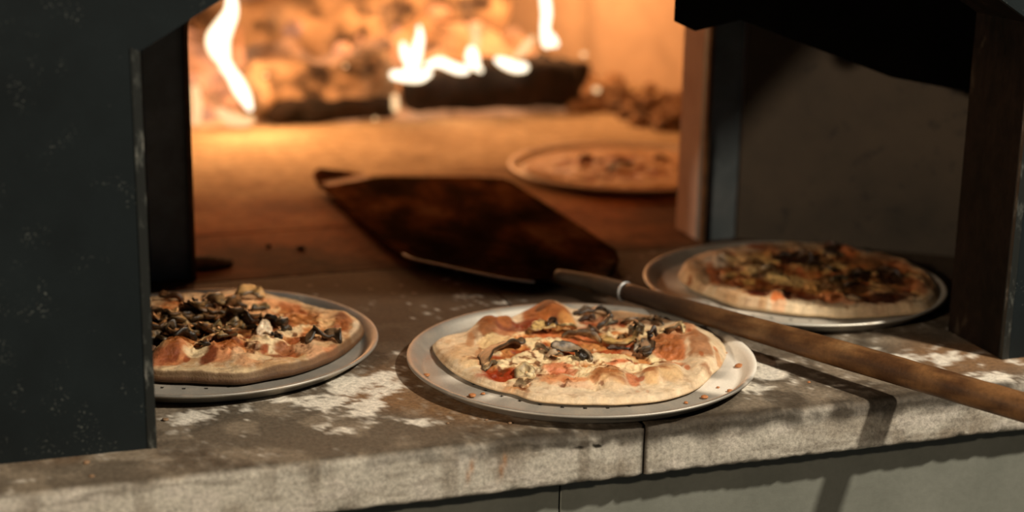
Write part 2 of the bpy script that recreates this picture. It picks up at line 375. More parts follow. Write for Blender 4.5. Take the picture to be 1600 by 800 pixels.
    o = mesh_obj('stone_slab', Q, grid_faces(npf, nx), M['stone'], parent, colors=np.hstack([c, np.ones((len(c), 1))]))
    me = o.data
    bm = bmesh.new(); bm.from_mesh(me); bm.verts.ensure_lookup_table()
    for i in (0, nx - 1):      # end caps
        ring = [bm.verts[k * nx + i] for k in range(npf - 1)]
        try: bm.faces.new(ring)
        except Exception: pass
    bmesh.ops.recalc_face_normals(bm, faces=bm.faces); bm.to_mesh(me); bm.free()
    return o
ct = empty('stone_counter', (0, 0, 0)); tag(ct, 'long pale stone counter slab dusted with flour, in front of the oven mouth', 'counter')
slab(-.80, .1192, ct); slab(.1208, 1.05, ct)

# ---- oven floor of firebrick tiles
of = empty('floor_oven', (0, 0, 0)); tag(of, kind='structure')
bx = .113 - .342 * 3
for ix in range(7):
    yy = .530
    for iy, dy in enumerate((.20, .26, .26, .26, .26, .26)):
        x0 = bx + ix * .342; dz = random.uniform(-.0006, .0001)
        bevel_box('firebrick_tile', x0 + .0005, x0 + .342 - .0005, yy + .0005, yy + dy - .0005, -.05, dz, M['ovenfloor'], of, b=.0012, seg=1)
        yy += dy
bevel_box('mortar_bed', bx, bx + 7 * .342, .53, 2.03, -.08, -.046, M['ovenfloor'], of, b=.001, seg=1)

# ---- oven dome in refractory segments
dm = empty('ceiling_dome', (0, 0, 0)); tag(dm, kind='structure')
CX, CY, RD, HD = .12, 1.27, .76, .62
def dome_pt(az, el, k=0.0):
    return (CX + (RD + k) * math.cos(el) * math.cos(az), CY + (RD + k) * math.cos(el) * math.sin(az), (HD + k) * math.sin(el) ** .8 - .0)
nseg = 12
for s in range(nseg):
    a0 = math.radians(-84 + 30 * s) + .002; a1 = math.radians(-54 + 30 * s) - .002
    mid = math.degrees((a0 + a1) / 2) % 360
    el0 = 0.0 if not (225 < mid < 315) else .95
    na, ne = 8, 12; V = []; F = []
    for k in (0, .05):
        for i in range(ne + 1):
            el = el0 + (math.pi / 2 - .06 - el0) * i / ne
            for j in range(na + 1): V.append(dome_pt(a0 + (a1 - a0) * j / na, el, k))
    m_ = na + 1; off = (ne + 1) * m_
    for i in range(ne):
        for j in range(na):
            F.append((i * m_ + j, (i + 1) * m_ + j, (i + 1) * m_ + j + 1, i * m_ + j + 1))
            F.append((off + i * m_ + j, off + i * m_ + j + 1, off + (i + 1) * m_ + j + 1, off + (i + 1) * m_ + j))
    for i in range(ne):
        F.append((i * m_, off + i * m_, off + (i + 1) * m_, (i + 1) * m_)); F.append((i * m_ + na, (i + 1) * m_ + na, off + (i + 1) * m_ + na, off + i * m_ + na))
    mesh_obj('dome_segment', V, F, M['dome'], dm)
V = [dome_pt(2 * math.pi * j / 36, el, .055) for el in np.linspace(0, math.pi / 2 - .001, 12) for j in range(36)]
# shell left open in front of the mouth
F = [f for f in grid_faces(12, 36, True) if not (f[0] // 36 < 7 and 22 <= f[0] % 36 <= 31)]
mesh_obj('outer_shell', V, F, M['black'], dm)

# ---- oven front wall with arched mouth, jamb reveal, steel frame
MX0, MX1, YF, YB = -.180, .424, .552, .616
wf = empty('wall_oven_front', (0, 0, 0)); tag(wf, kind='structure')
def arch(x0, x1, spring, rise, n=26, ex=2.0):
    c = (x0 + x1) / 2; h = (x1 - x0) / 2; pts = [(x0, 0.0)]
    for a in np.linspace(math.pi, 0, n):
        ca, sa = math.cos(a), math.sin(a)
        pts.append((c + h * math.copysign(abs(ca) ** (2 / ex), ca), spring + rise * abs(sa) ** (2 / ex)))
    pts.append((x1, 0.0)); return pts
mouth = arch(MX0, MX1, .26, .24, ex=2.4)
def front_plate(name, hole, xa, xb, ztop, y0, y1, mat, parent, back_inset=0.0):
    """wall with a hole open at the bottom"""
    n = len(hole); V = []; F = []
    def outer(p):
        x, z = p
        return (x, z)
    out = []
    L = len(hole)
    for i, (x, z) in enumerate(hole):
        t = i / (L - 1)
        if t < .25: out.append((xa, ztop * t / .25))
        elif t <= .75: out.append((xa + (xb - xa) * (t - .25) / .5, ztop))
        else: out.append((xb, ztop * (1 - t) / .25))
    for y in (y0, y1):
        for (x, z) in hole: V.append((x, y, z))
        for (x, z) in out: V.append((x, y, z))
    for i in range(L - 1):
        a, b, c, d = i, i + 1, L + i + 1, L + i
        F.append((a, b, c, d)); o2 = 2 * L; F.append((o2 + a, o2 + d, o2 + c, o2 + b))
        F.append((a, o2 + a, o2 + b, b)); F.append((d, c, o2 + c, o2 + d))
    for i in (0, L - 1): F.append((i, L + i, 3 * L + i, 2 * L + i))
    bm = bmesh.new(); vv = [bm.verts.new(v) for v in V]
    for f in F: bm.faces.new([vv[k] for k in f])
    bmesh.ops.recalc_face_normals(bm, faces=bm.faces)
    me = bpy.data.meshes.new(name); bm.to_mesh(me); bm.free(); me.materials.append(mat)
    o = bpy.data.objects.new(name, me); COL.objects.link(o); o.parent = parent; return o
front_plate('masonry_face', mouth, -.80, 1.05, 1.0, YF + .006, YB, M['jamb'], wf)
# steel frame round the mouth on the face, widest part seen on the right
fr = []
for (x, z), (X, Z) in zip(mouth, arch(MX0 - .047, MX1 + .047, .26, .287, ex=2.4)): fr.append(((x, z), (X, Z)))
def ribbon(name, pairs, y0, y1, mat, parent, b=0):
    V = []; F = []; n = len(pairs)
    for (x, z), (X, Z) in pairs: V += [(x, y0, z), (X, y0, Z), (X, y1, Z), (x, y1, z)]
    for i in range(n - 1):
        for j in range(4):
            k = (j + 1) % 4; F.append((4 * i + j, 4 * i + k, 4 * i + 4 + k, 4 * i + 4 + j))
    F.append((0, 1, 2, 3)); e = 4 * (n - 1); F.append((e + 3, e + 2, e + 1, e))
    bm = bmesh.new(); vv = [bm.verts.new(v) for v in V]
    for f in F: bm.faces.new([vv[k] for k in f])
    bmesh.ops.recalc_face_normals(bm, faces=bm.faces)
    me = bpy.data.meshes.new(name); bm.to_mesh(me); bm.free(); me.materials.append(mat)
    o = bpy.data.objects.new(name, me); COL.objects.link(o); o.parent = parent; return o
ribbon('mouth_frame', fr, YF - .004, YF + .006, M['post'], wf)
ribbon('frame_lip', [((a[0] - .0005 * (1 if a[0] > .122 else -1), a[1]), (a[0] + .004 * (1 if a[0] > .122 else -1), a[1])) for a, b in fr][:], YF - .012, YF - .0035, M['rust'], wf)

# ---- steel hood standing on the counter
HX0, HX1, HY = -.282, .518, .064
hole = [(HX0, 0), (HX0, .16), (HX0, .321), (HX0 + .12, .393), (HX0 + .24, .465), (.118, .465), (HX1 - .24, .465), (HX1 - .12, .393), (HX1, .321), (HX1, .16), (HX1, 0)]
hd = empty('oven_hood', (.118, .3, 0)); tag(hd, 'black steel oven hood with chamfered opening, standing on the stone counter', 'oven hood')
hd.location = (0, 0, 0)
fp = front_plate('front_panel', hole, -1.0, 1.15, .95, HY, HY + .006, M['steel'], hd)
def offset_hole(d):
    return [(x - d if x < .118 else x + d if x > .118 else x, z if z == 0 else z + (d * .6 if z > .2 else 0)) for x, z in hole]
ret = ribbon('opening_return', list(zip(hole, offset_hole(.006))), HY + .006, .157, M['return'], hd)
tag(ret, 'scuffed brown steel return')
eh = list(zip([(x + (.0006 if x < .118 else -.0006 if x > .118 else 0), z) for x, z in hole], offset_hole(.0065)))
ribbon('opening_edge', eh[:3], HY - .0008, HY + .0035, M['edge'], hd); ribbon('opening_edge', eh[8:], HY - .0008, HY + .0035, M['edge'], hd)
def wing(name, p, q, h, mat, th=.008):
    p = np.array(p, float); q = np.array(q, float); d = (q - p) / np.linalg.norm(q - p); nrm = np.array([-d[1], d[0]])
    if nrm[1] < 0: nrm = -nrm
    poly = [(p[0], p[1], 0.0005), (q[0], q[1], 0.0005), (q[0], q[1], h), (p[0], p[1], h)]
    return prism(name, poly, np.array([nrm[0] * th, nrm[1] * th, 0]), mat, hd)
wg = wing('splayed_back_panel', (.473, .547), (.76, .353), .93, M['wing']); tag(wg, 'soot-stained beige back panel')
wing('splayed_back_panel', (-.229, .547), (-.52, .470), .93, M['wing'])
wing('side_panel', (.76, .352), (.76, .075), .93, M['black']); wing('side_panel', (-.52, .468), (-.52, .075), .93, M['black'])
bevel_box('top_panel', -.53, .77, .072, .545, .932, .940, M['black'], hd, b=.001, seg=1)
prism('added_shade_baffle', [(x, .30, z) for x, z in ((.268, .300), (.29, .290), (.34, .300), (.52, .235), (.745, .19), (.745, .928), (.268, .928))], np.array([0, .004, 0]), M['black'], hd)  # added baffle, shaped to black out the top of the right back panel
# worn spot where the frame meets the right back panel
# ------------------------------------------------------------------ trays
def tray(cx, cy, label, name='pizza_tray', tone=(.40, .375, .33), specks=(), flourp=(), z0=.0008, holes=True):
    N_ = 432; root = None
    prof = [(0, .0)] + [(r, .0) for r in np.linspace(.01, .08, 5)]
    hr = [.090, .1135]; rs = []
    for h in hr: rs += [h - .006, h - .0018, h + .0018, h + .006]
    prof += [(r, 0) for r in rs] + [(.145, 0), (.1475, .0006), (.1500, .0024), (.1545, .0075), (.1580, .0105), (.1598, .0112), (.1612, .0114), (.1623, .0108), (.1626, .0098), (.1622, .0088), (.1612, .0084), (.1600, .0088),
             (.1585, .0092), (.1550, .0062), (.1510, .0010), (.1485, -.0006), (.145, -.0008)] + [(r, -.0008) for r in rs[::-1]] + [(.05, -.0008), (0, -.0008)]
    prof = np.array(prof); n = len(prof); th = np.arange(N_) * 2 * math.pi / N_
    V = np.zeros((n, N_, 3)); V[:, :, 0] = prof[:, 0:1] * np.cos(th) + cx; V[:, :, 1] = prof[:, 0:1] * np.sin(th) + cy; V[:, :, 2] = prof[:, 1:2] + z0 + .0008
    V = V.reshape(-1, 3); F = grid_faces(n, N_, True)
    if holes:
        bad = set()
        for h in hr:
            i = int(np.argmin(abs(prof[:, 0] - (h - .0018)) + (np.arange(n) > 20) * 9)); i2 = int(np.argmin(abs(prof[:, 0] - (h + .0018)) + (np.arange(n) < 20) * 9))
            for k in range(36):
                for dj in (0, 1):
                    for ii in (i, i2): bad.add((ii, (k * 12 + (4 if h < .1 else 0) + dj) % N_))
        F = [f for q, f in enumerate(F) if (q // N_, q % N_) not in bad]
    n1 = fbm(V, 22, 4, 71); n2 = fbm(V, 90, 4, 72)
    c = np.tile(np.array(tone), (len(V), 1)) * (.75 + .5 * n1)[:, None]; a = np.full(len(V), .80)
    c = mixc(c, (.34, .26, .18), sstep(.52, .7, n2) * .35); a -= sstep(.5, .7, n2) * .3
    rr = np.hypot(V[:, 0] - cx, V[:, 1] - cy); inner = rr < .146
    c[inner] = c[inner] * .9; a = np.where(inner, a - .35, a)
    for px, py, rx, ry, s in flourp:
        q = on_z(px, py, z0); dd = V - q; u = dd @ R0; v = dd @ FH; dist = np.linalg.norm(q - CAM); ru = rx * dist / FPX; rv = ry * dist / FPX / (.51 / dist)
        k = s * np.exp(-((u / ru) ** 2 + (v / rv) ** 2)); k = sstep(.35, .65, k * .7 + n2 * .4) * np.clip(k * 1.5, 0, 1)
        c = mixc(c, (.80, .75, .66), k); a = a * (1 - k)
    for px, py, rx, ry, s in specks:
        q = on_z(px, py, z0); dd = V - q; u = dd @ R0; v = dd @ FH; dist = np.linalg.norm(q - CAM); ru = rx * dist / FPX; rv = ry * dist / FPX / (.51 / dist)
        k = s * np.exp(-((u / ru) ** 2 + (v / rv) ** 2)); c = mixc(c, (.30, .12, .05), k); a = a * (1 - k)
    o = mesh_obj(name, V, F, M['tray'], colors=np.hstack([c, np.clip(a, 0, 1)[:, None]]), origin=(cx, cy, 0))
    return tag(o, label, 'tray', 'round perforated pizza trays')
TA, TB, TC, TD = (.1206, .1556), (-.2046, .3010), (.4342, .3286), (.4804, .9253)
tray(*TA, 'round aluminium pizza tray in the middle, nearest the counter edge',
     flourp=[(1148, 578, 32, 30, 1.6), (1118, 606, 34, 14, 1.2), (720, 590, 40, 10, .6), (780, 620, 50, 7, .5), (1165, 560, 10, 15, .7)],
     specks=[(700, 590, 8, 5, .3), (674, 562, 9, 8, .8), (650, 575, 6, 6, .5)])
tray(*TB, 'round aluminium pizza tray at the left, partly behind the black hood panel')
tray(*TC, 'round aluminium pizza tray at the right, under the hood by the back panel', tone=(.60, .58, .52), flourp=[(1080, 445, 60, 12, .8), (1180, 485, 70, 8, .8)])
tray(*TD, 'round aluminium pizza tray inside the oven on the firebrick floor', tone=(.6, .55, .48), holes=False)

# ------------------------------------------------------------------ pizzas
def pizza(name, label, centre, outline, zb, thick, interior, patches, base=(.66, .53, .37), toast=(.48, .28, .13), side=(.60, .47, .32),
          inner=((.60, .30, .13), (.42, .13, .045), (.74, .58, .36)), s=0, nth=560, nt_=170, lift=0.0, skk=(0, .35, .7, 1, 1, 1), char=0.0, bumpiness=1.0, ckth=.5):
    cx, cy = centre
    W = np.array([on_z(px, py, z) for px, py, z in outline]); d = W[:, :2] - np.array([[cx, cy]])
    ang = np.arctan2(d[:, 1], d[:, 0]); rad = np.hypot(d[:, 0], d[:, 1]); o_ = np.argsort(ang); ang, rad = ang[o_], rad[o_]
    rad = np.minimum(rad, .1565)
    A = np.concatenate([ang - 2 * math.pi, ang, ang + 2 * math.pi]); Rr = np.concatenate([rad] * 3)
    th = np.arange(nth) * 2 * math.pi / nth - math.pi; R = np.interp(th, A, Rr)
    k = np.ones(9) / 9; R = np.convolve(np.concatenate([R[-8:], R, R[:8]]), k, 'same')[8:-8]
    R = R * (1 + (fbm(np.c_[np.cos(th) * 6, np.sin(th) * 6, th * 0], 1, 3, s) - .5) * .012)
    t = np.linspace(0, 1, nt_); t = t ** .85
    P = np.zeros((nt_, nth, 3)); P[:, :, 0] = cx + t[:, None] * R * np.cos(th); P[:, :, 1] = cy + t[:, None] * R * np.sin(th)
    P = P.reshape(-1, 3); T = np.repeat(t, nth)
    n1 = fbm(P, 26, 4, s + 1); n2 = fbm(P, 70, 4, s + 2); n3 = fbm(P, 190, 4, s + 3)
    h = thick + (n1 - .5) * .006 * bumpiness + (n2 - .5) * .0030 * bumpiness; rise = np.zeros(len(P))
    c = np.tile(np.array(base), (len(P), 1)); c = mixc(c, toast, sstep(.5, .68, n1 * .6 + n2 * .4) * .55)
    c = mixc(c, (.78, .68, .54), sstep(.52, .7, n3) * .35)
    gl = np.zeros(len(P))
    def loc(px, py, rx, ry, z=.012):
        q = on_z(px, py, zb + z); dd = P - q; u = dd @ R0; v = dd @ FH; dist = np.linalg.norm(q - CAM)
        return u / (rx * dist / FPX), v / (ry * dist / FPX / (.51 / dist))
    im = np.zeros(len(P))
    for px, py, rx, ry in interior:
        u, v = loc(px, py, rx, ry); im = np.maximum(im, 1 - sstep(.78, 1.12, np.sqrt(u * u + v * v) + (n2 - .5) * .9 + (n1 - .5) * .5))
    ic = np.tile(np.array(inner[0]), (len(P), 1)); ic = mixc(ic, inner[1], sstep(.48, .62, fbm(P, 55, 4, s + 6)))
    ck = sstep(ckth, ckth + .10, fbm(P, 48, 4, s + 7)); ic = mixc(ic, inner[2], ck)
    ic = mixc(ic, (.40, .16, .05), sstep(.58, .7, n3) * .6)
    c = c * (1 - im[:, None]) + ic * im[:, None]
    h += im * (-.0016 + ck * .0026 + (n3 - .5) * .0036 + (fbm(P, 110, 3, s + 8) - .5) * .0040); gl = np.maximum(gl, im * (.45 + .4 * n2))
    for p in patches:                      # relief first
        if p[6]:
            u, v = loc(*p[:4]); g_ = np.exp(-(u * u + v * v) ** 1.5); h += p[6] * g_; rise = np.maximum(rise, g_ * (p[6] > .005) * min(1, p[6] / .009))
    n85 = fbm(P, 85, 4, s + 9)
    for p in patches:                      # then the colour, where that spot of the relief is seen
        px, py, rx, ry, colr, al = p[:6]; rag = p[7] if len(p) > 7 else .7
        if colr is None: continue
        z_ = .012
        for _ in range(4):
            q = on_z(px, py, zb + z_); z_ = .5 * z_ + .5 * h[np.argmin((P[:, 0] - q[0]) ** 2 + (P[:, 1] - q[1]) ** 2)]
        u, v = loc(px, py, rx, ry, z_); rr = np.sqrt(u * u + v * v) + ((n85 - .5) * 1.1 + (n1 - .5) * .6) * rag
        c = mixc(c, colr, np.clip((1 - sstep(.65, 1.1, rr)) * al, 0, 1))
    crest = sstep(.45, .9, rise + (fbm(P, 60, 4, s + 13) - .5) * 1.3) * .75; c = mixc(c, (.34, .13, .035), crest)
    c = mixc(c, (.20, .07, .02), sstep(.64, .74, fbm(P, 120, 4, s + 14)) * (.25 + .6 * im)); c = c * (.82 + .36 * fbm(P, 160, 3, s + 15))[:, None]
    rim = np.clip((1 - T) * R.mean() / .006, 0, 1); c = mixc(c, side, sstep(.30, .8, np.repeat(1 - t, nth) * 0 + 1 - rim) * char); h = zb + lift + (h) * (.55 + .45 * np.sqrt(1 - (1 - rim) ** 2))
    P[:, 2] = h
    # side wall and underside
    side_rows = []; side_c = []
    Pe = P.reshape(nt_, nth, 3)[-1]; ce = c.reshape(nt_, nth, 3)[-1]
    for k_, (dr, fz) in enumerate(((.0012, .86), (.0020, .62), (.0018, .38), (.0006, .16), (-.003, .03), (-.02, .0))):
        row = Pe.copy(); row[:, 0] += dr * np.cos(th); row[:, 1] += dr * np.sin(th); row[:, 2] = zb + (Pe[:, 2] - zb) * fz
        side_rows.append(row)
        sc = np.tile(np.array(side), (nth, 1)); sc = sc * (.8 + .4 * fbm(row, 90, 3, s + 11))[:, None]
        kk = skk[k_]; side_c.append(ce * (1 - kk) + sc * kk)
    bot = np.tile(np.array([[cx, cy, zb]]), (nth, 1)); side_rows.append(bot); side_c.append(side_c[-1])
    V = np.vstack([P] + side_rows); C = np.clip(np.vstack([c] + side_c), 0, 1) ** 1.35 * 1.08; G = np.concatenate([gl, np.zeros(nth * len(side_rows))])
    F = grid_faces(nt_ + len(side_rows), nth, True); F = [f[::-1] for f in F]
    root = empty(name, (cx, cy, zb)); tag(root, label, 'pizza')
    mesh_obj('crust', local(root, V), F, M['dough'], root, colors=np.hstack([C, G[:, None]]))
    def height(px, py, z=.012):
        q = on_z(px, py, zb + z); i = np.argmin((P[:, 0] - q[0]) ** 2 + (P[:, 1] - q[1]) ** 2); q = on_z(px, py, P[i, 2]); i = np.argmin((P[:, 0] - q[0]) ** 2 + (P[:, 1] - q[1]) ** 2)
        q = on_z(px, py, P[i, 2]); return q[0], q[1], P[i, 2]
    return root, height
def slice_(root, hf, pts, wpx, colr, thick=.0028, name='mushroom_slice', rise=None, s=0, col2=None, wob=.5, lab=None):
    """pts: seen positions with a lift above the pizza; wpx: half width seen, in px"""
    W = []
    for p in pts:
        q = np.array(hf(p[0], p[1])); lift = p[2] if len(p) > 2 else .001
        if lift > .004: q = on_z(p[0], p[1], q[2] + lift)
        else: q = q + np.array([0, 0, lift])
        W.append(q)
    W = catmull(W, 7); n = len(W); k = np.linspace(0, 1, n); dist = 1.5
    rad = wpx * dist / FPX * 1.45 * (.8 + .4 * fbm(np.c_[k * 3 + s, k * 0, k * 0], 1, 2, s)) * np.clip(np.sin(np.pi * (k * .86 + .07)) * 1.5, .25, 1)
    if isinstance(wpx, np.ndarray): pass
    T_ = np.gradient(W, axis=0); T_ /= np.linalg.norm(T_, axis=1)[:, None]; nc = 11; up_ = np.array([0, 0, 1.]); top, botm = [], []
    phi = math.radians(12) + (fbm(np.c_[k * 2.2 + s * 1.7, k * 0, k * 0], 1, 2, s + 20) - .5) * 3.0
    cup = .9 * (vnoise(np.array([[s * 1.37, .5, .5]]), 3)[0] - .25)
    for i in range(n):
        sd = np.cross(T_[i], up_); sd /= np.linalg.norm(sd) + 1e-9; u_ = np.cross(sd, T_[i]); a1 = math.cos(phi[i]) * sd + math.sin(phi[i]) * u_; a2 = -math.sin(phi[i]) * sd + math.cos(phi[i]) * u_
        e = rad[i] * (1 + .35 * (vnoise(np.array([[i * .55, s * 1., 0.]]), 5)[0] - .5)); e2 = rad[i] * (1 + .35 * (vnoise(np.array([[i * .55, s * 1., 9.]]), 6)[0] - .5))
        lf = up_ * rad[i] * abs(math.sin(phi[i])) * .9
        for q_ in range(nc):
            x_ = -1 + 2 * q_ / (nc - 1); off = a1 * x_ * (e if x_ > 0 else e2) + a2 * rad[i] * cup * (x_ * x_ - .4)
            tk = thick * .55 * math.sqrt(max(0, 1 - abs(x_) ** 4)) + .0002
            top.append(W[i] + lf + off + a2 * tk); botm.append(W[i] + lf + off - a2 * tk)
    top = np.array(top).reshape(n, nc, 3); botm = np.array(botm).reshape(n, nc, 3)
    V = np.concatenate([top, botm[:, ::-1]], axis=1).reshape(-1, 3); m2 = 2 * nc
    F = grid_faces(n, m2, True); F.append(tuple(range(m2))[::-1]); F.append(tuple((n - 1) * m2 + j for j in range(m2)))
    V = V + (fbm(V, 230, 3, s + 7) - .5)[:, None] * np.array([[.0012, .0012, .0020]])
    ew = np.tile(np.concatenate([np.abs(np.linspace(-1, 1, nc))] * 2), n)
    n1 = fbm(V, 190, 4, s + 4); n2 = fbm(V, 420, 3, s + 5); c = np.tile(np.array(colr, float) * 1.45, (len(V), 1))
    c = mixc(c, col2 or tuple(x * .3 for x in colr), sstep(.50, .64, n1 + .18 * (ew > .75))); c = c * (.75 + .6 * n2)[:, None]
    o = mesh_obj(name, local(root, V), F, M['mush'], root, colors=np.hstack([c, np.ones((len(c), 1))]))
    if lab: o['label'] = lab
    return o
DK, OL, TAN = (.075, .045, .022), (.22, .14, .05), (.34, .24, .12)
CREAM, RED, BRN, BURN, PINK = (.82, .68, .46), (.36, .06, .014), (.30, .115, .03), (.05, .02, .008), (.66, .26, .13)
ZT = .0030
outA = [(679, 537, .006), (685, 555, .006), (703, 573, .006), (729, 590, .006), (765, 604, .006), (808, 613, .006), (837, 624, .006), (881, 628, .006), (928, 629, .006), (982, 628, .006), (1037, 622, .006),
        (1077, 610, .006), (1109, 584, .006), (1127, 562, .007), (1132, 541, .009), (1122, 521, .011), (1091, 504, .012), (1055, 490, .012), (1001, 484, .012), (946, 479, .012), (903, 477, .012), (860, 480, .012),
        (823, 487, .012), (772, 502, .012), (729, 517, .011), (692, 526, .009)]
patchA = [
    (785, 588, 38, 10, RED, .9, -.001), (800, 512, 48, 8, (.24, .05, .015), .85, 0), (850, 520, 30, 9, (.55, .22, .10), .6, 0), (900, 530, 50, 8, PINK, .5, 0),
    (760, 507, 20, 13, BRN, .9, .010), (790, 500, 14, 7, (.42, .17, .05), .8, .006), (740, 520, 12, 8, BRN, .5, .003),
    (843, 486, 32, 17, (.36, .12, .03), .95, .007), (868, 487, 26, 16, (.46, .18, .05), .95, .007), (872, 490, 10, 7, (.28, .10, .03), .9, .001), (862, 474, 9, 4, BURN, .95, 0), (845, 481, 8, 3, BURN, .8, 0),
    (885, 497, 14, 8, (.60, .33, .12), .8, .004),
    (770, 530, 26, 11, (.72, .55, .33), .95, .003), (725, 548, 26, 16, (.60, .40, .22), .5, .003), (735, 562, 20, 8, (.70, .50, .30), .6, .003),
    (800, 563, 36, 10, CREAM, .95, .002), (838, 552, 30, 9, CREAM, .95, .002), (865, 531, 20, 6, CREAM, 1, .002), (850, 575, 20, 6, CREAM, .7, .001), (905, 578, 40, 6, CREAM, .7, .001),
    (875, 571, 26, 11, PINK, .85, .002), (868, 590, 26, 9, (.66, .33, .16), .8, .003), (900, 594, 22, 7, (.62, .28, .13), .8, .003),
    (925, 558, 30, 8, CREAM, .8, .001), (962, 555, 34, 6, (.62, .48, .28), .9, .003), (975, 566, 34, 6, PINK, .95, .001), (990, 552, 22, 6, (.68, .42, .26), .8, .001), (1000, 575, 40, 8, CREAM, .9, .001),
    (955, 514, 30, 6, CREAM, .9, .001), (1010, 512, 40, 6, CREAM, .9, .001), (975, 494, 70, 6, (.30, .17, .08), .75, -.001), (1005, 502, 46, 6, (.18, .09, .035), .8, 0), (945, 503, 40, 8, (.30, .09, .03), .7, 0),  # dark brown strips paint the shadow along the back ridge
    (1045, 536, 34, 18, (.70, .36, .20), .95, .009), (1068, 512, 26, 10, (.64, .34, .18), .8, .006), (1052, 556, 28, 8, (.58, .25, .11), .8, -.001), (1075, 530, 9, 16, (.45, .18, .07), .6, -.002),
    (1092, 545, 22, 32, (.78, .64, .46), .8, .010), (1110, 530, 12, 20, (.72, .58, .40), .5, .003),
    (950, 586, 32, 13, (.70, .48, .27), .9, .009), (945, 578, 24, 4, (.50, .23, .09), .6, 0), (988, 592, 12, 9, (.55, .22, .10), .85, 0), (1018, 583, 15, 9, (.72, .50, .28), .9, .006), (1012, 577, 12, 3, (.45, .19, .08), .7, 0), (1046, 576, 22, 11, (.72, .52, .30), .8, .007),
    (1052, 566, 20, 4, (.55, .25, .12), .7, 0), (1000, 592, 9, 3, (.4, .12, .05), .8, 0), (1074, 574, 5, 5, (.55, .2, .08), .8, 0), (1096, 552, 4, 3, (.55, .2, .08), .8, 0), (1077, 516, 4, 3, (.4, .12, .05), .9, 0), (1118, 545, 4, 3, (.55, .22, .1), .8, 0),
    (1123, 560, 5, 12, (.52, .26, .11), .6, 0), (852, 476, 12, 4, (.12, .04, .012), .8, 0), (760, 500, 10, 4, (.16, .06, .018), .8, 0), (822, 510, 26, 6, (.26, .06, .018), .85, 0), (790, 520, 20, 5, (.44, .14, .045), .7, 0), (735, 530, 8, 12, (.44, .20, .07), .6, 0), (748, 556, 7, 10, (.46, .22, .09), .6, 0), (930, 590, 8, 4, (.5, .2, .08), .6, 0), (1060, 545, 10, 12, (.56, .24, .10), .7, 0), (1080, 524, 12, 6, (.50, .22, .09), .6, 0), (820, 568, 10, 3, (.6, .36, .16), .6, 0), (890, 583, 16, 3, (.46, .14, .05), .7, 0), (996, 611, 4, 2, (.6, .25, .1), .8, 0), (1012, 611, 3, 2, (.6, .25, .1), .8, 0), (918, 606, 10, 2, (.6, .3, .14), .6, 0), (940, 612, 120, 9, (.74, .62, .47), .6, 0), (770, 596, 60, 5, (.74, .62, .46), .6, 0)]
rA, hA = pizza('pizza', 'pale-crusted mushroom pizza on the middle tray nearest the counter edge', (.1216, .150), outA, ZT, .0078, [(880, 545, 135, 48), (960, 535, 100, 46), (800, 560, 55, 36)],
               patchA, base=(.70, .57, .41), s=3, inner=((.62, .32, .13), (.42, .12, .04), (.80, .66, .43)), ckth=.48)
slice_(rA, hA, [(757, 576, .001), (762, 560, .003), (783, 548, .004), (805, 542, .004), (820, 538, .002)], 8.5, (.10, .065, .035), .0032, s=1, wob=.9, lab='large dark mushroom slice')
slice_(rA, hA, [(757, 580, .001), (766, 573, .002), (775, 568, .001)], 5, (.30, .22, .12), .002, s=2)
slice_(rA, hA, [(840, 543, .001), (858, 553, .004), (872, 546, .006), (895, 548, .005), (915, 556, .003), (924, 565, .001)], 6.0, (.15, .11, .07), .0028, s=3, wob=.8)
slice_(rA, hA, [(853, 562, .002), (862, 558, .003), (880, 560, .002)], 4.5, (.25, .18, .11), .002, s=31)
slice_(rA, hA, [(902, 556, .001), (908, 561, .003), (913, 563, .001)], 5.5, (.02, .014, .01), .004, s=4)
slice_(rA, hA, [(878, 528, .001), (900, 530, .004), (922, 535, .004), (940, 538, .002)], 6.5, (.17, .10, .04), .0032, s=5, wob=.6, col2=(.07, .04, .018))
slice_(rA, hA, [(915, 522, .001), (922, 515, .008), (935, 523, .003)], 5, (.12, .06, .03), .003, s=6)
slice_(rA, hA, [(936, 530, .001), (950, 538, .003), (972, 536, .005), (990, 535, .003), (1000, 540, .001)], 5.5, (.34, .23, .08), .0026, s=7, wob=.6, col2=(.20, .12, .04))
slice_(rA, hA, [(948, 546, .001), (965, 547, .002), (985, 547, .001)], 2.5, (.05, .03, .02), .002, s=8)
slice_(rA, hA, [(985, 527, .002), (988, 515, .008), (994, 506, .012), (1001, 513, .010), (1002, 528, .003)], 5.0, (.10, .075, .045), .0034, s=9, wob=.9, lab='mushroom slice standing on edge')
slice_(rA, hA, [(990, 532, .003), (996, 522, .006), (999, 514, .008)], 4, (.26, .18, .08), .003, s=10)
slice_(rA, hA, [(1014, 538, .002), (1015, 525, .007), (1021, 519, .010), (1027, 524, .005)], 4.5, (.055, .028, .014), .003, s=11)
slice_(rA, hA, [(1026, 527, .001), (1040, 522, .004), (1052, 513, .006), (1064, 515, .004), (1068, 522, .001)], 4.5, (.42, .32, .17), .0026, s=12, wob=.6, col2=(.13, .085, .04))
slice_(rA, hA, [(1004, 536, .002), (1010, 545, .006), (1003, 552, .002)], 6, (.16, .12, .08), .004, s=13, wob=.9)
slice_(rA, hA, [(1006, 557, .001), (1015, 550, .003), (1019, 542, .004)], 5.5, (.05, .03, .016), .0036, s=14)
slice_(rA, hA, [(992, 552, .001), (998, 545, .003), (1008, 540, .004)], 4.5, (.20, .15, .10), .003, s=15, wob=.9)
slice_(rA, hA, [(896, 492, .001), (915, 492, .004), (940, 490, .004), (957, 498, .001)], 5.5, (.055, .038, .025), .003, s=16, wob=.8)
slice_(rA, hA, [(905, 503, .001), (918, 500, .003), (930, 502, .001)], 4.5, (.09, .05, .03), .003, s=17)
slice_(rA, hA, [(932, 519, .001), (944, 508, .005), (952, 500, .004)], 4.5, (.045, .026, .014), .003, s=18)
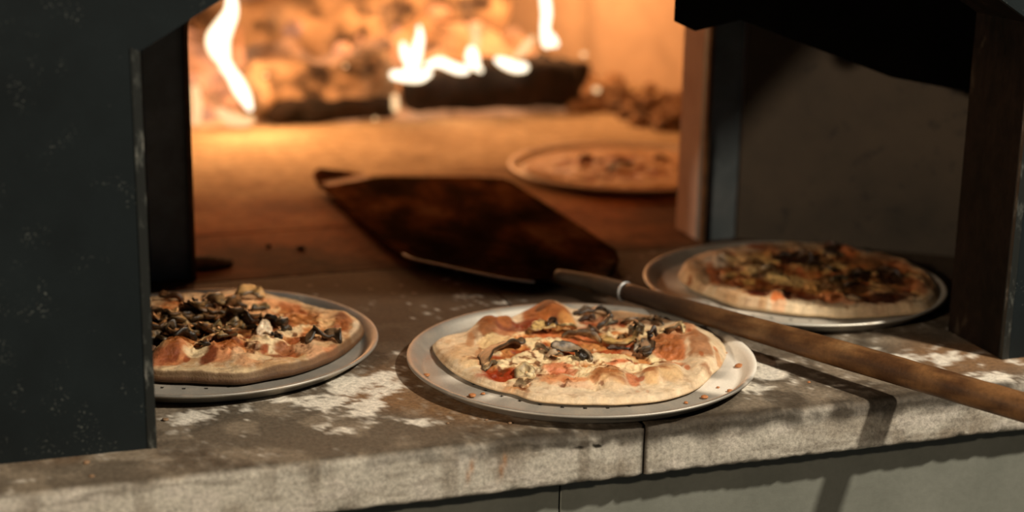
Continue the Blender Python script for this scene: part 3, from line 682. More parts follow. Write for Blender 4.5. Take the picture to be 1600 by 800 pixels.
slice_(rA, hA, [(945, 512, .001), (955, 508, .003), (965, 505, .001)], 4, (.16, .12, .07), .003, s=19, wob=.9)
slice_(rA, hA, [(970, 505, .001), (985, 505, .002), (1008, 500, .001)], 3, (.10, .06, .03), .002, s=20)
slice_(rA, hA, [(1012, 500, .001), (1025, 503, .002), (1036, 508, .001)], 4, (.09, .05, .02), .002, s=21)
slice_(rA, hA, [(826, 520, .001), (834, 515, .005), (846, 517, .004), (868, 516, .003)], 7, (.36, .24, .09), .003, s=22, wob=.8, col2=(.16, .08, .03))
slice_(rA, hA, [(870, 518, .001), (885, 514, .003), (900, 515, .001)], 5, (.42, .29, .12), .003, s=23, wob=.8)
slice_(rA, hA, [(856, 510, .001), (863, 506, .004), (870, 509, .001)], 3.5, (.03, .016, .01), .002, s=24)
# small curled front mushroom: cupped cap with a stalk
def cap(root, hf, px, py, rpx, colr, s=0, tilt=.5, lab=None):
    q = np.array(hf(px, py)); r = rpx * 1.48 / FPX; V = []; na, nr = 28, 10
    for i in range(nr):
        t = i / (nr - 1)
        for j in range(na):
            a = 2 * math.pi * j / na; rr = r * t * (1 + .10 * math.sin(3 * a + s) + .06 * math.sin(5 * a))
            z = .0035 * math.sin(t * math.pi * .9) * 1.3 - .0012 * (1 - t) + .0012
            V.append(q + R0 * (rr * math.cos(a)) + FH * (rr * math.sin(a) * .9) + np.array([0, 0, z + rr * math.sin(a) * tilt + r * tilt * .4]))
    for i in range(3):
        for j in range(na):
            a = 2 * math.pi * j / na; rr = r * (1.0, .8, .0)[i]
            V.append(q + R0 * (rr * math.cos(a)) + FH * (rr * math.sin(a) * .9) + np.array([0, 0, -.002 + rr * math.sin(a) * tilt + r * tilt * .4 - .001 * i]))
    V = np.array(V); n1 = fbm(V, 260, 4, s); V[:, 2] += (n1 - .5) * .0015
    c = np.tile(np.array(colr), (len(V), 1)); T = np.concatenate([np.repeat(np.arange(nr) / (nr - 1), na), np.ones(3 * na)])
    c = mixc(c, (.16, .10, .05), np.clip(np.exp(-((T - .95) / .12) ** 2) * .8 + np.exp(-((T - .42) / .12) ** 2) * .6 + sstep(.5, .65, n1) * .4, 0, 1))
    o = mesh_obj('mushroom_slice', local(root, V), grid_faces(nr + 3, na, True), M['mush'], root, colors=np.hstack([c, np.ones((len(c), 1))]))
    if lab: o['label'] = lab
    return o
cap(rA, hA, 820, 588, 17, (.50, .39, .21), 3, .55, 'pale round mushroom slice at the front')
slice_(rA, hA, [(822, 584, .006), (828, 590, .007), (834, 592, .002)], 4, (.55, .45, .27), .003, s=25)

# ---- left pizza
outB = [(566, 514, .008), (564, 525, .007), (555, 537, .006), (526, 557, .006), (490, 573, .006), (445, 586, .006), (420, 590, .006), (372, 598, .006), (344, 597, .006), (301, 595, .006), (242, 592, .006), (180, 580, .006), (130, 560, .008), (90, 530, .010),
        (100, 500, .012), (150, 478, .012), (235, 464, .012), (300, 458, .012), (380, 458, .012), (430, 463, .013), (467, 471, .013), (501, 482, .013), (535, 490, .012), (556, 500, .010)]
BMIX = (.26, .13, .045)
patchB = [
    (310, 502, 100, 30, (.20, .095, .030), .9, .004), (260, 528, 44, 24, (.11, .055, .022), .9, .003), (300, 475, 60, 10, (.34, .12, .035), .7, .002), (400, 480, 30, 10, (.80, .50, .28), .8, .003),
    (356, 466, 18, 7, (.82, .50, .28), .8, .004), (270, 483, 20, 8, (.55, .22, .08), .7, .003),
    (275, 550, 24, 14, (.60, .27, .12), .9, .011), (268, 548, 14, 8, (.28, .07, .02), .8, 0), (292, 562, 6, 4, (.3, .08, .02), .8, 0), (245, 560, 14, 12, (.42, .15, .06), .8, .004),
    (345, 546, 30, 16, (.66, .33, .17), .9, .011), (325, 558, 16, 9, (.25, .07, .02), .9, 0), (350, 535, 16, 6, (.50, .20, .08), .7, 0), (388, 556, 24, 14, (.74, .44, .25), .8, .006), (370, 552, 10, 10, (.80, .58, .38), .6, 0),
    (305, 552, 20, 6, CREAM, .9, .001), (330, 530, 18, 5, (.78, .60, .36), .8, 0), (420, 535, 40, 12, (.85, .72, .50), .95, .003), (415, 522, 24, 9, (.80, .66, .48), .9, .002), (400, 555, 34, 6, CREAM, .7, 0), (450, 520, 26, 12, (.84, .68, .46), .9, .002),
    (470, 510, 14, 5, CREAM, .8, 0), (415, 543, 6, 6, (.42, .14, .04), .8, 0), (365, 530, 26, 7, (.45, .16, .05), .7, .002),
    (480, 500, 22, 10, (.40, .17, .05), .8, .002), (462, 493, 14, 7, (.55, .26, .10), .8, .002), (490, 508, 8, 3, (.25, .07, .02), .8, 0), (535, 505, 17, 16, (.36, .13, .04), .9, .004), (530, 493, 14, 6, (.22, .08, .03), .8, .002), (515, 500, 10, 20, (.75, .50, .28), .5, 0),
    (455, 548, 34, 8, (.36, .12, .035), .85, 0), (438, 556, 20, 5, (.30, .09, .03), .8, 0), (480, 525, 14, 4, (.36, .12, .04), .8, 0), (462, 530, 9, 4, (.34, .10, .03), .8, 0), (412, 545, 7, 6, (.4, .12, .04), .7, 0),
    (495, 548, 20, 10, (.76, .46, .28), .8, .003), (520, 545, 14, 8, (.62, .28, .14), .7, 0), (540, 538, 8, 4, (.6, .25, .1), .7, 0), (478, 540, 18, 12, (.80, .56, .36), .7, .003), (556, 515, 9, 20, (.68, .56, .42), .9, .002),
    (340, 580, 120, 7, (.76, .62, .42), .7, 0), (450, 568, 60, 6, (.70, .50, .30), .6, 0), (478, 570, 20, 3, (.14, .07, .03), .7, 0), (425, 472, 24, 7, (.70, .36, .18), .7, .003), (455, 478, 20, 6, (.50, .18, .06), .8, .002)]
rB, hB = pizza('pizza', 'golden pizza heaped with dark mushrooms on the left tray beside the black hood panel', (-.205, .300), outB, ZT, .0120, [(340, 515, 150, 42), (440, 515, 90, 36)],
               patchB, base=(.60, .43, .26), toast=(.40, .19, .07), side=(.16, .085, .035), s=40, inner=((.62, .30, .12), (.36, .11, .03), (.78, .56, .32)), bumpiness=1.3, ckth=.50, skk=(.9, 1, 1, .7, .6, 1), char=.8)
for i, (px, py, ln, wd, cl, tl) in enumerate([
        (305, 480, 22, 9, DK, .006), (335, 470, 24, 9, (.20, .12, .055), .010), (318, 478, 16, 8, (.035, .02, .012), .008), (268, 470, 26, 7, (.13, .06, .025), .004), (250, 492, 26, 8, (.055, .03, .015), .004),
        (285, 497, 24, 6, (.07, .038, .018), .003), (262, 520, 22, 9, (.085, .055, .03), .004), (245, 535, 20, 9, (.07, .045, .022), .004), (290, 532, 24, 9, (.045, .03, .018), .004), (300, 515, 22, 8, (.16, .10, .045), .003),
        (330, 515, 22, 8, (.20, .13, .055), .003), (345, 522, 14, 9, (.30, .20, .09), .003), (312, 503, 22, 6, (.12, .07, .03), .003), (368, 512, 20, 8, (.17, .11, .05), .003), (378, 505, 16, 8, (.09, .06, .035), .004),
        (355, 528, 20, 6, (.15, .09, .035), .003), (376, 482, 14, 6, (.06, .035, .018), .004), (408, 485, 20, 7, (.13, .085, .035), .003), (372, 497, 12, 7, (.28, .20, .10), .004), (392, 501, 12, 8, (.07, .035, .018), .006),
        (423, 500, 9, 8, (.025, .018, .012), .005), (440, 507, 10, 8, (.03, .022, .014), .005), (447, 517, 11, 5, (.028, .018, .010), .003), (432, 527, 12, 5, (.025, .015, .009), .002), (396, 515, 14, 4, (.03, .018, .01), .002), (320, 541, 12, 5, (.028, .018, .011), .003),
        (345, 492, 18, 5, (.13, .075, .03), .003), (275, 508, 20, 6, (.10, .06, .028), .003)]):
    ln *= 1.45; wd *= 1.25; cl = tuple(x * 1.15 for x in cl); dx = ln * .5; up = 6 if i in (1,) else (3 if i in (0, 2) else random.uniform(-3, 3))
    slice_(rB, hB, [(px - dx, py - up, .001 + tl * .5), (px, py, tl), (px + dx, py + up, .001)], wd * .62, cl, .0034, s=50 + i, wob=.9)
for i in range(30):
    a = random.uniform(0, 6.28); q_ = math.sqrt(random.random()); px = 312 + 88 * q_ * math.cos(a); py = 502 + 30 * q_ * math.sin(a) + (312 - px) * .04
    l_ = random.uniform(10, 17); an = random.uniform(-.5, .5); cl = random.choice([(.17, .085, .032), (.24, .14, .055), (.10, .055, .024), (.28, .18, .075), (.20, .09, .03)])
    slice_(rB, hB, [(px - l_, py - l_ * an * .5, .002), (px, py, random.uniform(.004, .008)), (px + l_, py + l_ * an * .5, .002)], random.uniform(4, 7), cl, .003, s=700 + i, wob=.9)
slice_(rB, hB, [(366, 470, .002), (378, 460, .008), (392, 456, .010), (404, 460, .007), (412, 469, .002)], 8, (.34, .19, .07), .004, s=91, wob=.5, lab='browned mushroom slice at the back')
slice_(rB, hB, [(481, 537, .001), (490, 529, .004), (506, 526, .005), (522, 530, .004), (532, 538, .001)], 8, (.09, .055, .028), .0032, s=92, wob=.6, lab='dark mushroom slice near the right crust')
slice_(rB, hB, [(438, 510, .003), (441, 500, .010), (449, 498, .008)], 3, (.60, .50, .38), .002, s=93)
slice_(rB, hB, [(404, 526, .001), (412, 520, .004), (424, 524, .002)], 6, (.72, .60, .44), .003, s=94, col2=(.60, .45, .30))

# ---- right pizza
outC = [(1062, 433, .006), (1076, 447, .006), (1094, 456, .006), (1119, 465, .006), (1150, 477, .006), (1190, 483, .006), (1219, 487, .006), (1281, 492, .006), (1312, 495, .006), (1359, 494, .006), (1406, 490, .006), (1441, 486, .006), (1463, 466, .008), (1464, 448, .010),
        (1450, 429, .012), (1422, 407, .013), (1359, 390, .014), (1297, 381, .014), (1219, 379, .014), (1172, 383, .014), (1125, 389, .014), (1094, 398, .013), (1072, 416, .010)]
patchC = [
    (1118, 404, 22, 10, (.72, .62, .50), 1, .004, .3), (1085, 425, 16, 16, (.62, .44, .27), .8, .003), (1078, 433, 4, 3, BRN, .8, 0), (1092, 450, 5, 4, (.12, .06, .03), .8, 0),
    (1115, 430, 12, 20, (.48, .16, .04), .9, 0), (1122, 434, 7, 5, (.22, .05, .015), .8, 0), (1130, 425, 9, 6, (.75, .30, .11), .7, 0),
    (1155, 408, 22, 10, (.66, .50, .28), .8, .002), (1180, 420, 20, 9, (.78, .62, .36), .9, .002), (1150, 422, 6, 7, BURN, .8, 0), (1175, 410, 20, 4, (.15, .08, .03), .8, 0), (1200, 425, 26, 8, (.40, .27, .14), .9, .002), (1190, 432, 22, 3, (.12, .06, .025), .8, 0),
    (1170, 440, 24, 6, (.72, .50, .20), .8, .001), (1230, 440, 45, 9, (.74, .56, .28), .9, .001), (1190, 443, 14, 5, (.32, .09, .02), .8, 0), (1148, 444, 22, 6, (.38, .11, .025), .8, 0),
    (1185, 458, 28, 7, (.14, .03, .008), 1, 0), (1216, 464, 12, 7, (.70, .26, .09), .9, .004), (1230, 465, 10, 4, (.20, .05, .012), .9, 0), (1260, 465, 26, 4, (.28, .07, .02), .9, 0), (1275, 450, 20, 8, (.60, .36, .14), .7, 0),
    (1225, 402, 20, 8, BURN, .95, .003), (1250, 395, 16, 6, BURN, .8, .002), (1262, 410, 28, 14, (.05, .022, .010), .95, .003), (1300, 390, 16, 9, (.04, .018, .008), .95, .002), (1322, 388, 14, 6, (.62, .24, .09), .9, .004),
    (1190, 384, 30, 5, (.40, .12, .04), .8, .002), (1250, 384, 60, 4, (.40, .25, .13), .7, 0), (1300, 410, 28, 7, (.36, .22, .10), .7, .002), (1253, 428, 6, 10, (.60, .22, .09), .7, 0),
    (1345, 430, 24, 10, (.03, .015, .008), .9, .002), (1390, 430, 30, 14, (.05, .022, .010), .95, .002), (1370, 405, 40, 12, (.24, .12, .05), .8, .002), (1408, 415, 16, 6, (.50, .22, .09), .8, .003), (1300, 440, 30, 14, (.20, .12, .05), .9, .002), (1340, 450, 30, 9, (.10, .05, .022), .8, .001),
    (1385, 450, 30, 6, (.40, .25, .12), .8, .001), (1380, 464, 42, 8, (.10, .032, .010), 1, 0), (1432, 445, 14, 12, (.52, .24, .11), .8, .003), (1450, 440, 8, 14, (.24, .11, .045), .8, 0), (1420, 460, 20, 5, (.20, .08, .03), .7, 0),
    (1300, 462, 22, 7, (.74, .34, .16), .9, .003), (1325, 470, 14, 5, (.72, .40, .24), .8, .001), (1323, 479, 3, 2, BRN, .9, 0), (1285, 476, 10, 2, BRN, .9, 0),
    (1240, 478, 90, 7, (.76, .65, .48), .6, 0), (1400, 480, 60, 8, (.66, .50, .34), .6, .001)]
rC, hC = pizza('pizza', 'crisp burnt-topped pizza with wavy pale rim on the right tray under the hood', (.4320, .3290), outC, ZT, .0130, [(1250, 428, 125, 38), (1350, 432, 100, 36), (1180, 432, 70, 32)],
               patchC, base=(.66, .52, .36), s=120, inner=((.50, .25, .09), (.30, .09, .025), (.68, .48, .22)), ckth=.54)
for i, (px, py, ln, wd, cl) in enumerate([(1228, 402, 22, 7, (.04, .02, .01)), (1258, 405, 26, 8, (.05, .026, .012)), (1270, 415, 18, 8, (.03, .016, .009)), (1300, 390, 24, 7, (.045, .02, .01)), (1345, 430, 26, 7, (.035, .02, .01)),
                                          (1385, 425, 30, 8, (.05, .025, .012)), (1400, 434, 24, 6, (.04, .018, .008)), (1312, 438, 26, 7, (.12, .08, .035)), (1295, 424, 24, 5, (.09, .05, .025)), (1200, 424, 26, 6, (.24, .16, .08)), (1330, 448, 22, 6, (.08, .045, .02))]):
    slice_(rC, hC, [(px - ln / 2, py - random.uniform(-3, 3), .001), (px, py, .004), (px + ln / 2, py + random.uniform(-3, 3), .001)], wd * .7, cl, .003, s=150 + i, wob=.9)

# ---- pizza inside the oven
D0 = np.array(TD); outD = []
for a in np.linspace(0, 2 * math.pi, 22, endpoint=False):
    r_ = .134 + .004 * math.sin(3 * a)
    outD.append((D0[0] + r_ * math.cos(a), D0[1] + r_ * math.sin(a)))
def to_px(P):
    v = np.array(P) - CAM; w_ = v @ FW; return (800 + FPX * (v @ RT) / w_, 400 - FPX * (v @ UP) / w_)
outD = [(*to_px((x, y, .008)), .008) for x, y in outD]
rD, hD = pizza('pizza', 'flat pizza baking on the tray inside the oven near the fire', (.4804, .9253), outD, ZT, .0080, [(965, 256, 105, 20)],
               [(920, 249, 12, 4, BRN, .9, 0), (880, 268, 26, 4, (.28, .10, .035), .9, 0), (940, 278, 20, 3, BRN, .7, 0), (990, 280, 20, 3, BRN, .7, 0), (1022, 261, 16, 5, (.72, .58, .40), .8, 0), (930, 260, 16, 5, (.70, .50, .34), .8, 0)],
               base=(.62, .46, .28), s=200, nth=240, nt_=60, inner=((.55, .34, .16), (.42, .17, .06), (.66, .48, .28)))
slice_(rD, hD, [(950, 269, .001), (958, 264, .004), (966, 259, .004), (988, 257, .002)], 4.5, (.03, .02, .014), .004, s=201)
slice_(rD, hD, [(905, 251, .001), (915, 248, .003), (926, 247, .001)], 4, (.12, .045, .02), .003, s=202)
slice_(rD, hD, [(1022, 249, .001), (1030, 247, .003), (1046, 252, .001)], 4, (.16, .07, .03), .003, s=203)

# ------------------------------------------------------------------ peel
pl = empty('pizza_peel', (*on_z(800, 360, .0)[:2], 0)); tag(pl, 'dark iron pizza peel with long round wooden handle lying across the counter', 'peel')
bladepx = [(489, 283), (497, 291), (520, 311), (560, 348), (594, 377), (615, 391), (640, 403), (680, 412), (740, 425), (796, 436), (830, 441), (858, 437), (888, 446),
           (925, 456), (940, 432), (958, 426), (968, 404), (960, 388), (930, 368), (880, 335), (830, 303), (800, 283), (785, 278), (740, 276), (650, 275), (575, 274), (545, 273), (497, 277)]
ZB = .012
bp_ = np.array([on_z(x, y, ZB) for x, y in bladepx])
ctr = bp_.mean(0)
def resample(P, n):
    P = np.vstack([P, P[:1]]); L = np.r_[0, np.cumsum(np.linalg.norm(np.diff(P, axis=0), axis=1))]
    t = np.linspace(0, L[-1], n, endpoint=False); return np.stack([np.interp(t, L, P[:, k]) for k in range(3)], 1)
ring = resample(bp_, 220)
V = []; nr = 26
A_, B_ = on_z(500, 291, ZB), on_z(580, 274, ZB)           # crease of the bent front corner
crd = (B_ - A_)[:2] / np.linalg.norm((B_ - A_)[:2]); crn = np.array([-crd[1], crd[0]])
if ((ctr - A_)[:2] @ crn) > 0: crn = -crn                  # points away from the blade's middle
def blade_z(P):
    z = np.full(len(P), ZB); s_ = (P[:, :2] - A_[:2]) @ crn
    z -= np.clip(s_ + .016, 0, .016) * .16                 # narrow bevel turned down to the fire
    z += np.clip(s_, 0, 1) * .30
    side = P[:, 0]
    z += (np.clip(.10 - P[:, 0], 0, 1) ** 1.0) * .05 + (fbm(P, 9, 2, 301) - .5) * .003   # gently dished
    return z
for layer, dz in ((0, 0), (1, -.0016)):
    for i in range(nr):
        t = i / (nr - 1) if layer == 0 else 1 - i / (nr - 1)
        Pq = ctr + (ring - ctr) * t; Pq[:, 2] = blade_z(Pq) + dz; V.append(Pq)
V = np.vstack(V); F = grid_faces(2 * nr, 220, True)
bl = mesh_obj('blade', local(pl, V), F, M['blade'], pl)
cs_ = np.linspace(0, 1, 24); c0_, c1_ = on_z(506, 290, ZB), on_z(572, 275, ZB); nv = np.array([crn[0], crn[1], 0]); Vb = []
for sgn, dz in ((-1, .0012), (0, .0022), (1, .0012)):
    for t in cs_:
        q = c0_ + (c1_ - c0_) * t + nv * sgn * .009; q[2] = blade_z(q[None])[0] + dz; Vb.append(q)
Vb = np.array(Vb); Vb = np.vstack([Vb, Vb - [0, 0, .0012]]); Fb = grid_faces(3, 24) + [tuple(72 + i for i in f[::-1]) for f in grid_faces(3, 24)] + [(i, i + 1, 73 + i, 72 + i) for i in range(23)] + [(48 + i, 120 + i, 121 + i, 49 + i) for i in range(23)]
tag(mesh_obj('bevel', local(pl, Vb), Fb, M['glarebevel'], pl), 'bevel at the bent front corner, coloured bright for fire glare')  # lighter strip: the fire's glare painted into the bevel colour
# bare rolled edge along the near side
ep = catmull([on_z(x, y, ZB + .0016) for x, y in ((630, 398), (650, 406), (700, 417), (760, 430), (800, 437), (835, 441))], 6)
Vt, Ft = tube_vf(ep, np.full(len(ep), .0016), 8); ed = mesh_obj('blade_edge', local(pl, Vt), Ft, M['bladeedge'], pl); tag(ed, 'bare bright iron edge')
# socket and handle
H0 = on_z(975, 455, .0205); H1 = np.array([.3585, .001, .0265]); hd_ = (H1 - H0) / np.linalg.norm(H1 - H0)
S0 = on_z(872, 431, .0145)
sp_ = catmull([S0, on_z(915, 439, .0175), H0 - hd_ * .02, H0 + hd_ * .004], 8); k = np.linspace(0, 1, len(sp_))
Vt, Ft = tube_vf(sp_, .0072 + .0026 * k, 20, wob=.05, s=5); mesh_obj('socket', local(pl, Vt), Ft, M['ferrule'], pl)
a_ = H0 + hd_ * .0015; Vt, Ft = tube_vf([a_ - hd_ * .0010, a_, a_ + hd_ * .0010], [.0103, .0106, .0103], 24); cr = mesh_obj('collar', local(pl, Vt), Ft, M['bladeedge'], pl); tag(cr, 'thin bright collar')
L_ = np.linspace(0, .95, 70); hp = H0 + hd_ * L_[:, None]
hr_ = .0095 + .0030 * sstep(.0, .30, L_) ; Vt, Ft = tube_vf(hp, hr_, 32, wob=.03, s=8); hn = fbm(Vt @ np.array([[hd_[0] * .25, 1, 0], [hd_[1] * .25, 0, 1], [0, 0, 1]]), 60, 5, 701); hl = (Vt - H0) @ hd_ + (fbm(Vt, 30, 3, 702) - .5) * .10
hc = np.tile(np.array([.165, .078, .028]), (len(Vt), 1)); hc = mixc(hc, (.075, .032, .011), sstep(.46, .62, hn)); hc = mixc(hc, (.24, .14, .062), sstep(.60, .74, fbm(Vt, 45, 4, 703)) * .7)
hc = mixc(hc, (.022, .012, .007), 1 - sstep(.05, .24, hl))  # wood gets darker towards the socket
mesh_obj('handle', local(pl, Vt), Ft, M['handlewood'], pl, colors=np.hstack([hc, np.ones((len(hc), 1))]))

# ------------------------------------------------------------------ fire
def log(name, label, p, q, r, mat, s, cat='log', peak=None, seg=26, wob=.55, group=None):
    p = np.array(p, float); q = np.array(q, float); n = 22; k = np.linspace(0, 1, n)
    path = p + (q - p) * k[:, None]; path += np.c_[np.zeros(n), (fbm(np.c_[k * 3, k * 0, k * 0 + s], 1, 2, s) - .5) * r * .6, (fbm(np.c_[k * 3, k * 0 + 5, k * 0 + s], 1, 2, s) - .5) * r * .5]
    rad = r * (.85 + .3 * fbm(np.c_[k * 4, k * 0, k * 0 + 3 + s], 1, 2, s)); rad[0] *= .8; rad[-1] *= .75
    V, F = tube_vf(path, rad, seg, wob=wob, s=s); mid = (p + q) / 2
    V += (fbm(V, 70, 3, s + 2) - .5)[:, None] * .012 * np.array([[0, 1, 1]])
    V[:, 2] = np.maximum(V[:, 2], .0015)
    o = mesh_obj(name, V, F, mat, origin=(mid[0], mid[1], 0)); return tag(o, label, cat, group)
log('burning_log', 'ash-coated burning log left of the black charred log, bottom charred', (.035, 1.43, .047), (.275, 1.47, .052), .050, M['ashlog'], 1)
log('charred_log', 'black charred log in front of the fire at the right', (.300, 1.455, .042), (.600, 1.42, .046), .044, M['char'], 5, wob=.4)
k_ = [on_y(x, y, 1.43) for x, y in ((815, 122), (855, 84), (872, 100), (925, 100), (918, 130), (900, 150))]
prism('wood_splinter', [tuple(a) for a in k_], np.array([0, .04, 0]), M['char'], None, b=.003, origin=tuple(k_[0]))
o = bpy.data.objects['wood_splinter']; o.location = tuple(k_[0]); tag(o, 'pointed charred wood splinter resting on top of the black log', 'wood')
log('charred_underlog', 'dark half-burnt log lying under the left end of the ash-coated log', (.06, 1.40, .020), (.27, 1.415, .022), .021, M['char'], 15, wob=.4)
log('burning_log', 'thick glowing log behind, highest on the left of the fire', (-.02, 1.66, .10), (.38, 1.72, .13), .075, M['ashlog'], 9)
log('burning_log', 'long glowing log sloping down to the right behind the flames', (.12, 1.76, .27), (.56, 1.70, .12), .058, M['ashlog'], 12)
log('burning_log', 'glowing log at the far left, behind the tallest flame', (-.22, 1.62, .06), (.06, 1.58, .09), .055, M['ember'], 14)
log('burning_log', 'upper glowing log crossing the top of the wood pile', (-.05, 1.86, .30), (.40, 1.80, .24), .060, M['ashlog'], 18)
# ember bed
gx, gy = np.meshgrid(np.linspace(-.42, .80, 130), np.linspace(1.33, 1.98, 80)); P = np.c_[gx.ravel(), gy.ravel(), np.zeros(gx.size)]
prof_ = sstep(1.36, 1.62, P[:, 1] + .05 * (fbm(P, 8, 2, 402) - .5)) * (1 - sstep(.50, .74, P[:, 0])) * sstep(-.42, -.25, P[:, 0])
prof_ *= (1 - sstep(.66, .74, np.hypot(P[:, 0] - CX, P[:, 1] - CY)))
P[:, 2] = -.004 + prof_ * (.075 + .10 * sstep(1.5, 1.9, P[:, 1])) + prof_ * (fbm(P, 22, 4, 403) - .5) * .10 + (fbm(P, 60, 3, 404) - .5) * .008
eb = mesh_obj('ember_bed', P, grid_faces(80, 130), M['bed']); tag(eb, 'heap of glowing embers and ash under and behind the logs', 'embers', kind='stuff')
def lump(r, s):
    bm = bmesh.new(); bmesh.ops.create_icosphere(bm, subdivisions=2, radius=r)
    V = np.array([v.co[:] for v in bm.verts]); F = [tuple(v.index for v in f.verts) for f in bm.faces]; bm.free()
    d = V / r; V = V * (1 + (fbm(d + s * 3.1, 1.6, 2, s) - .5)[:, None] * .7); V[:, 2] *= .8; return V, F
Ve, Fe = [], []
for i in range(60):
    x = random.uniform(-.24, .50); y = random.uniform(1.50, 1.74)
    if i < 14: x = random.uniform(-.14, .02); y = random.uniform(1.42, 1.55)
    j = np.argmin((P[:, 0] - x) ** 2 + (P[:, 1] - y) ** 2)
    V, F = lump(random.uniform(.010, .026), 500 + i); V = V + np.array([x, y, P[j, 2] + .008]); b0 = len(Ve); Ve += V.tolist(); Fe += [tuple(a + b0 for a in f) for f in F]
tag(mesh_obj('ember_lumps', np.array(Ve), Fe, M['ember']), 'loose glowing ember lumps strewn over the fire bed behind the front logs', 'embers', kind='stuff')
# rubble of ash against the right wall
Vr, Fr = [], []
for i in range(260):
    t = random.random(); cx_ = .60 + .16 * t + random.gauss(0, .03); cy_ = 1.66 - .55 * t + random.gauss(0, .05)
    if math.hypot(cx_ - CX, cy_ - CY) > .70: cx_ -= .05
    V, F = lump(random.uniform(.006, .022), i); b0 = len(Vr); V = V + np.array([cx_, cy_, random.uniform(.002, .03) * (1 if cx_ > .66 else .5)]); Vr += V.tolist(); Fr += [tuple(a + b0 for a in f) for f in F]
rb = mesh_obj('ash_rubble', np.array(Vr), Fr, M['rubble'], smooth=False); tag(rb, 'crumbled ash and brick rubble along the right wall of the oven', 'ash', kind='stuff')
# flames
def flame(parts, name, label, y=1.40, mat='flame'):
    root = empty(name, (*on_y(parts[0][0][0], parts[0][0][1], y)[:2], 0)) if len(parts) > 1 else None
    for i, pts in enumerate(parts):
        W = catmull([on_y(p[0], p[1], y + .006 * i) for p in pts], 6); dist = y + 1.35
        R_ = catmull([[p[2], 0, 0] for p in pts], 6)[:, 0] * dist / FPX; R_ = np.maximum(R_ * .86, .0012)
        # rounded ends
        d0 = W[0] - W[1]; d0 /= np.linalg.norm(d0); d1 = W[-1] - W[-2]; d1 /= np.linalg.norm(d1)
        r0, r1 = R_[0], R_[-1]
        Wc = [W[0] + d0 * r0 * math.sin(a) for a in (1.45, 1.1, .7, .35)] + list(W) + [W[-1] + d1 * r1 * math.sin(a) for a in (.35, .7, 1.1, 1.45)]
        Rc = [r0 * math.cos(a) for a in (1.45, 1.1, .7, .35)] + list(R_) + [r1 * math.cos(a) for a in (.35, .7, 1.1, 1.45)]
        V, F = tube_vf(Wc, Rc, 14, upv=(0, 1, 0))
        mt = M[mat]
        if root: mesh_obj('flame_tongue', local(root, V), F, mt, root)
        else:
            c0 = V.mean(0); root = mesh_obj(name, V, F, mt, origin=tuple(c0))
            return tag(root, label, 'flame')
    return tag(root, label, 'flame')
flame([[(356, -40, 5), (362, 0, 9), (360, 22, 13), (350, 42, 17), (341, 62, 21), (344, 80, 18), (352, 98, 10), (358, 106, 9)],
       [(350, 104, 8), (364, 118, 11), (374, 136, 13), (383, 152, 11), (390, 168, 6)]], 'tall_flame', 'tall white flame at the far left of the fire', 1.36)
flame([[(655, 42, 3), (656, 58, 7), (652, 76, 10), (647, 96, 12), (642, 112, 12)], [(630, 70, 5), (633, 84, 8), (640, 98, 9)], [(616, 117, 8), (636, 119, 11), (656, 120, 10), (668, 114, 8)]],
      'forked_flame', 'forked flame at the left end of the black log')
flame([[(668, 102, 5), (686, 97, 9), (700, 102, 9), (716, 108, 9), (727, 109, 8)]], 'low_flame', 'low flame licking along the top of the black log')
flame([[(737, 80, 9), (738, 90, 13), (743, 102, 9), (751, 110, 4)]], 'small_flame', 'round small flame above the middle of the black log')
flame([[(832, 60, 5), (822, 72, 8), (812, 84, 6), (803, 92, 3)]], 'slanting_flame', 'slanting dim flame just left of the splinter', 1.41, 'flame_dim')
flame([[(778, 94, 6), (790, 99, 10), (806, 105, 10), (818, 105, 9)]], 'low_flame', 'low double flame on the log just left of the splinter')
flame([[(848, -30, 6), (852, 0, 9), (854, 22, 9), (852, 40, 8), (853, 56, 9), (855, 67, 10)], [(862, 56, 5), (867, 68, 7)]], 'tall_flame', 'tall thin flame rising above the splinter')
flame([[(742, 40, 4), (743, 60, 7), (742, 75, 8)]], 'dim_flame', 'faint orange flame above the small round flame', 1.46, 'flame_dim')
flame([[(617, 152, 6), (618, 168, 7)]], 'dim_flame', 'faint flame between the two front logs near the hearth', 1.39, 'spark')
flame([[(345, 175, 8), (360, 185, 12), (382, 190, 9), (392, 186, 6)]], 'low_flame', 'low flame at the hearth below the tall left flame', 1.38, 'flame_dim')
flame([[(305, 140, 8), (308, 165, 9), (306, 190, 8)]], 'dim_flame', 'dim flame at the edge of the left mouth jamb', 1.42, 'flame_dim')
for px, py, r, lab in ((912, 85, 5, 'bright spark above the right end of the black log'), (932, 140, 6, 'orange spark beside the right end of the black log'), (586, 186, 3, 'tiny spark on the hearth in front of the ash-coated log'), (415, 118, 3, 'tiny spark above the left end of the ash-coated log'), (540, 103, 3, 'tiny spark above the middle of the ash-coated log')):
    V, F = lump(r * 2.7 / FPX, 900 + px); c0 = on_y(px, py, 1.40); o = mesh_obj('spark', V + c0, F, M['spark'], origin=tuple(c0)); tag(o, lab, 'spark')

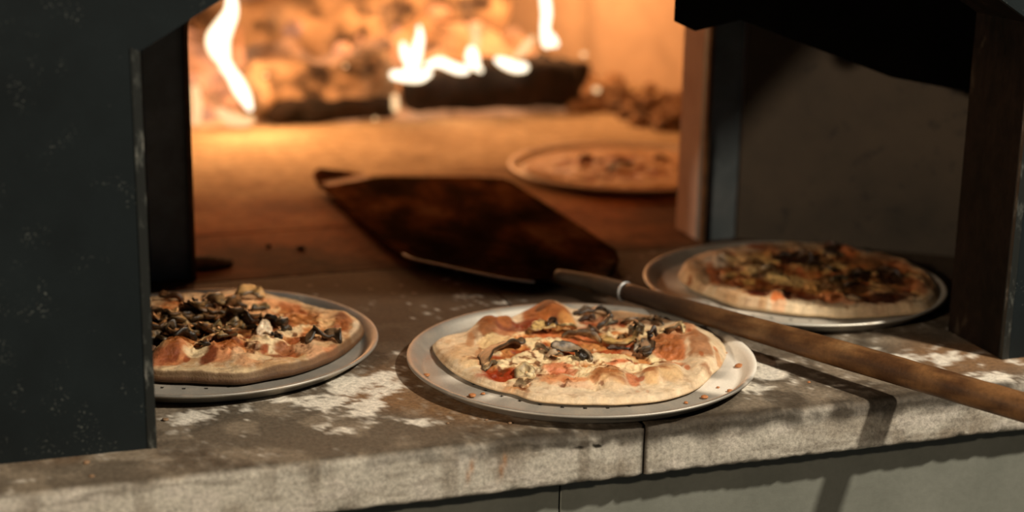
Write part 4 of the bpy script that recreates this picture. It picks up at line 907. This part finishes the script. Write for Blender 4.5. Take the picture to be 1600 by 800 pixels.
# ------------------------------------------------------------------ crumbs
def crumb(px, py, z, r, mat, label, s, group=None, name='crumb', cat='crumb'):
    V, F = lump(r, s); q = on_z(px, py, z); V[:, 2] = np.maximum(V[:, 2] * .6, -r * .35); V[:, 2] -= V[:, 2].min(); o = mesh_obj(name, V + q, F, mat, origin=tuple(q)); return tag(o, label, cat, group)
M['crumb'] = simple('browned_crumb', [(.3, (.28, .08, .02)), (.7, (.50, .22, .08))], 200, .7)
for i, (px, py, r, lab) in enumerate([(666, 588, .0032, 'leftmost brown crumb on the middle tray'), (738, 620, .0034, 'flat brown crumb on the front left of the middle tray'), (1155, 574, .0042, 'largest brown crumb, on the floured right of the middle tray'),
                                      (1141, 612, .0028, 'brown crumb on the rim floor of the middle tray, right front'), (1101, 622, .0034, 'jagged crumb at the right front of the middle tray'), (1072, 630, .0020, 'small crumb in front of the pizza at right'), (1122, 606, .0016, 'tiny crumb right of the middle pizza'),
                                      (1134, 552, .0018, 'tiny crumb touching the right crust of the middle pizza'), (1144, 554, .0016, 'tiny crumb just off the right crust in the flour'), (755, 616, .0020, 'small crumb beside the flat brown crumb')]):
    crumb(px, py, .0020, r, M['crumb'], lab, 600 + i)
for i, (px, py, r, lab) in enumerate([(420, 385, .0035, 'small charcoal crumb on the hearth, left of its neighbour'), (470, 389, .005, 'larger charcoal crumb on the hearth, right of its neighbour')]):
    crumb(px, py, .0, r, M['coal'], lab, 640 + i, name='charcoal_crumb')
q = on_z(325, 416, 0); V, F = lump(.026, 777); V[:, 0] *= 1.2; V[:, 1] *= .8; V[:, 2] = np.clip(V[:, 2] * .45, -.002, .011); V[:, 2] -= V[:, 2].min()
tag(mesh_obj('charcoal_flake', V + q, F, M['coal'], origin=tuple(q)), 'dark charcoal flake against the left jamb of the oven mouth', 'charcoal')
for i, (px, py, r) in enumerate([(136, 724, .003), (144, 758, .0022), (258, 657, .0028), (760, 657, .0016), (797, 662, .0016), (700, 662, .0015), (1264, 598, .0016)]):
    crumb(px, py if py < 740 else 745, 0, r, M['crumb'] if i in (6,) else M['rubble'],
          ['pale crumb by the foot of the black panel, far left', 'tan crumb at the counter edge, far left', 'grey crumb beside the right foot of the black panel', 'tiny crumb in front of the middle tray, second from left', 'tiny crumb in front of the middle tray, rightmost', 'tiny crumb in front of the middle tray, leftmost', 'tiny orange crumb on the counter right of the middle tray'][i], 660 + i)
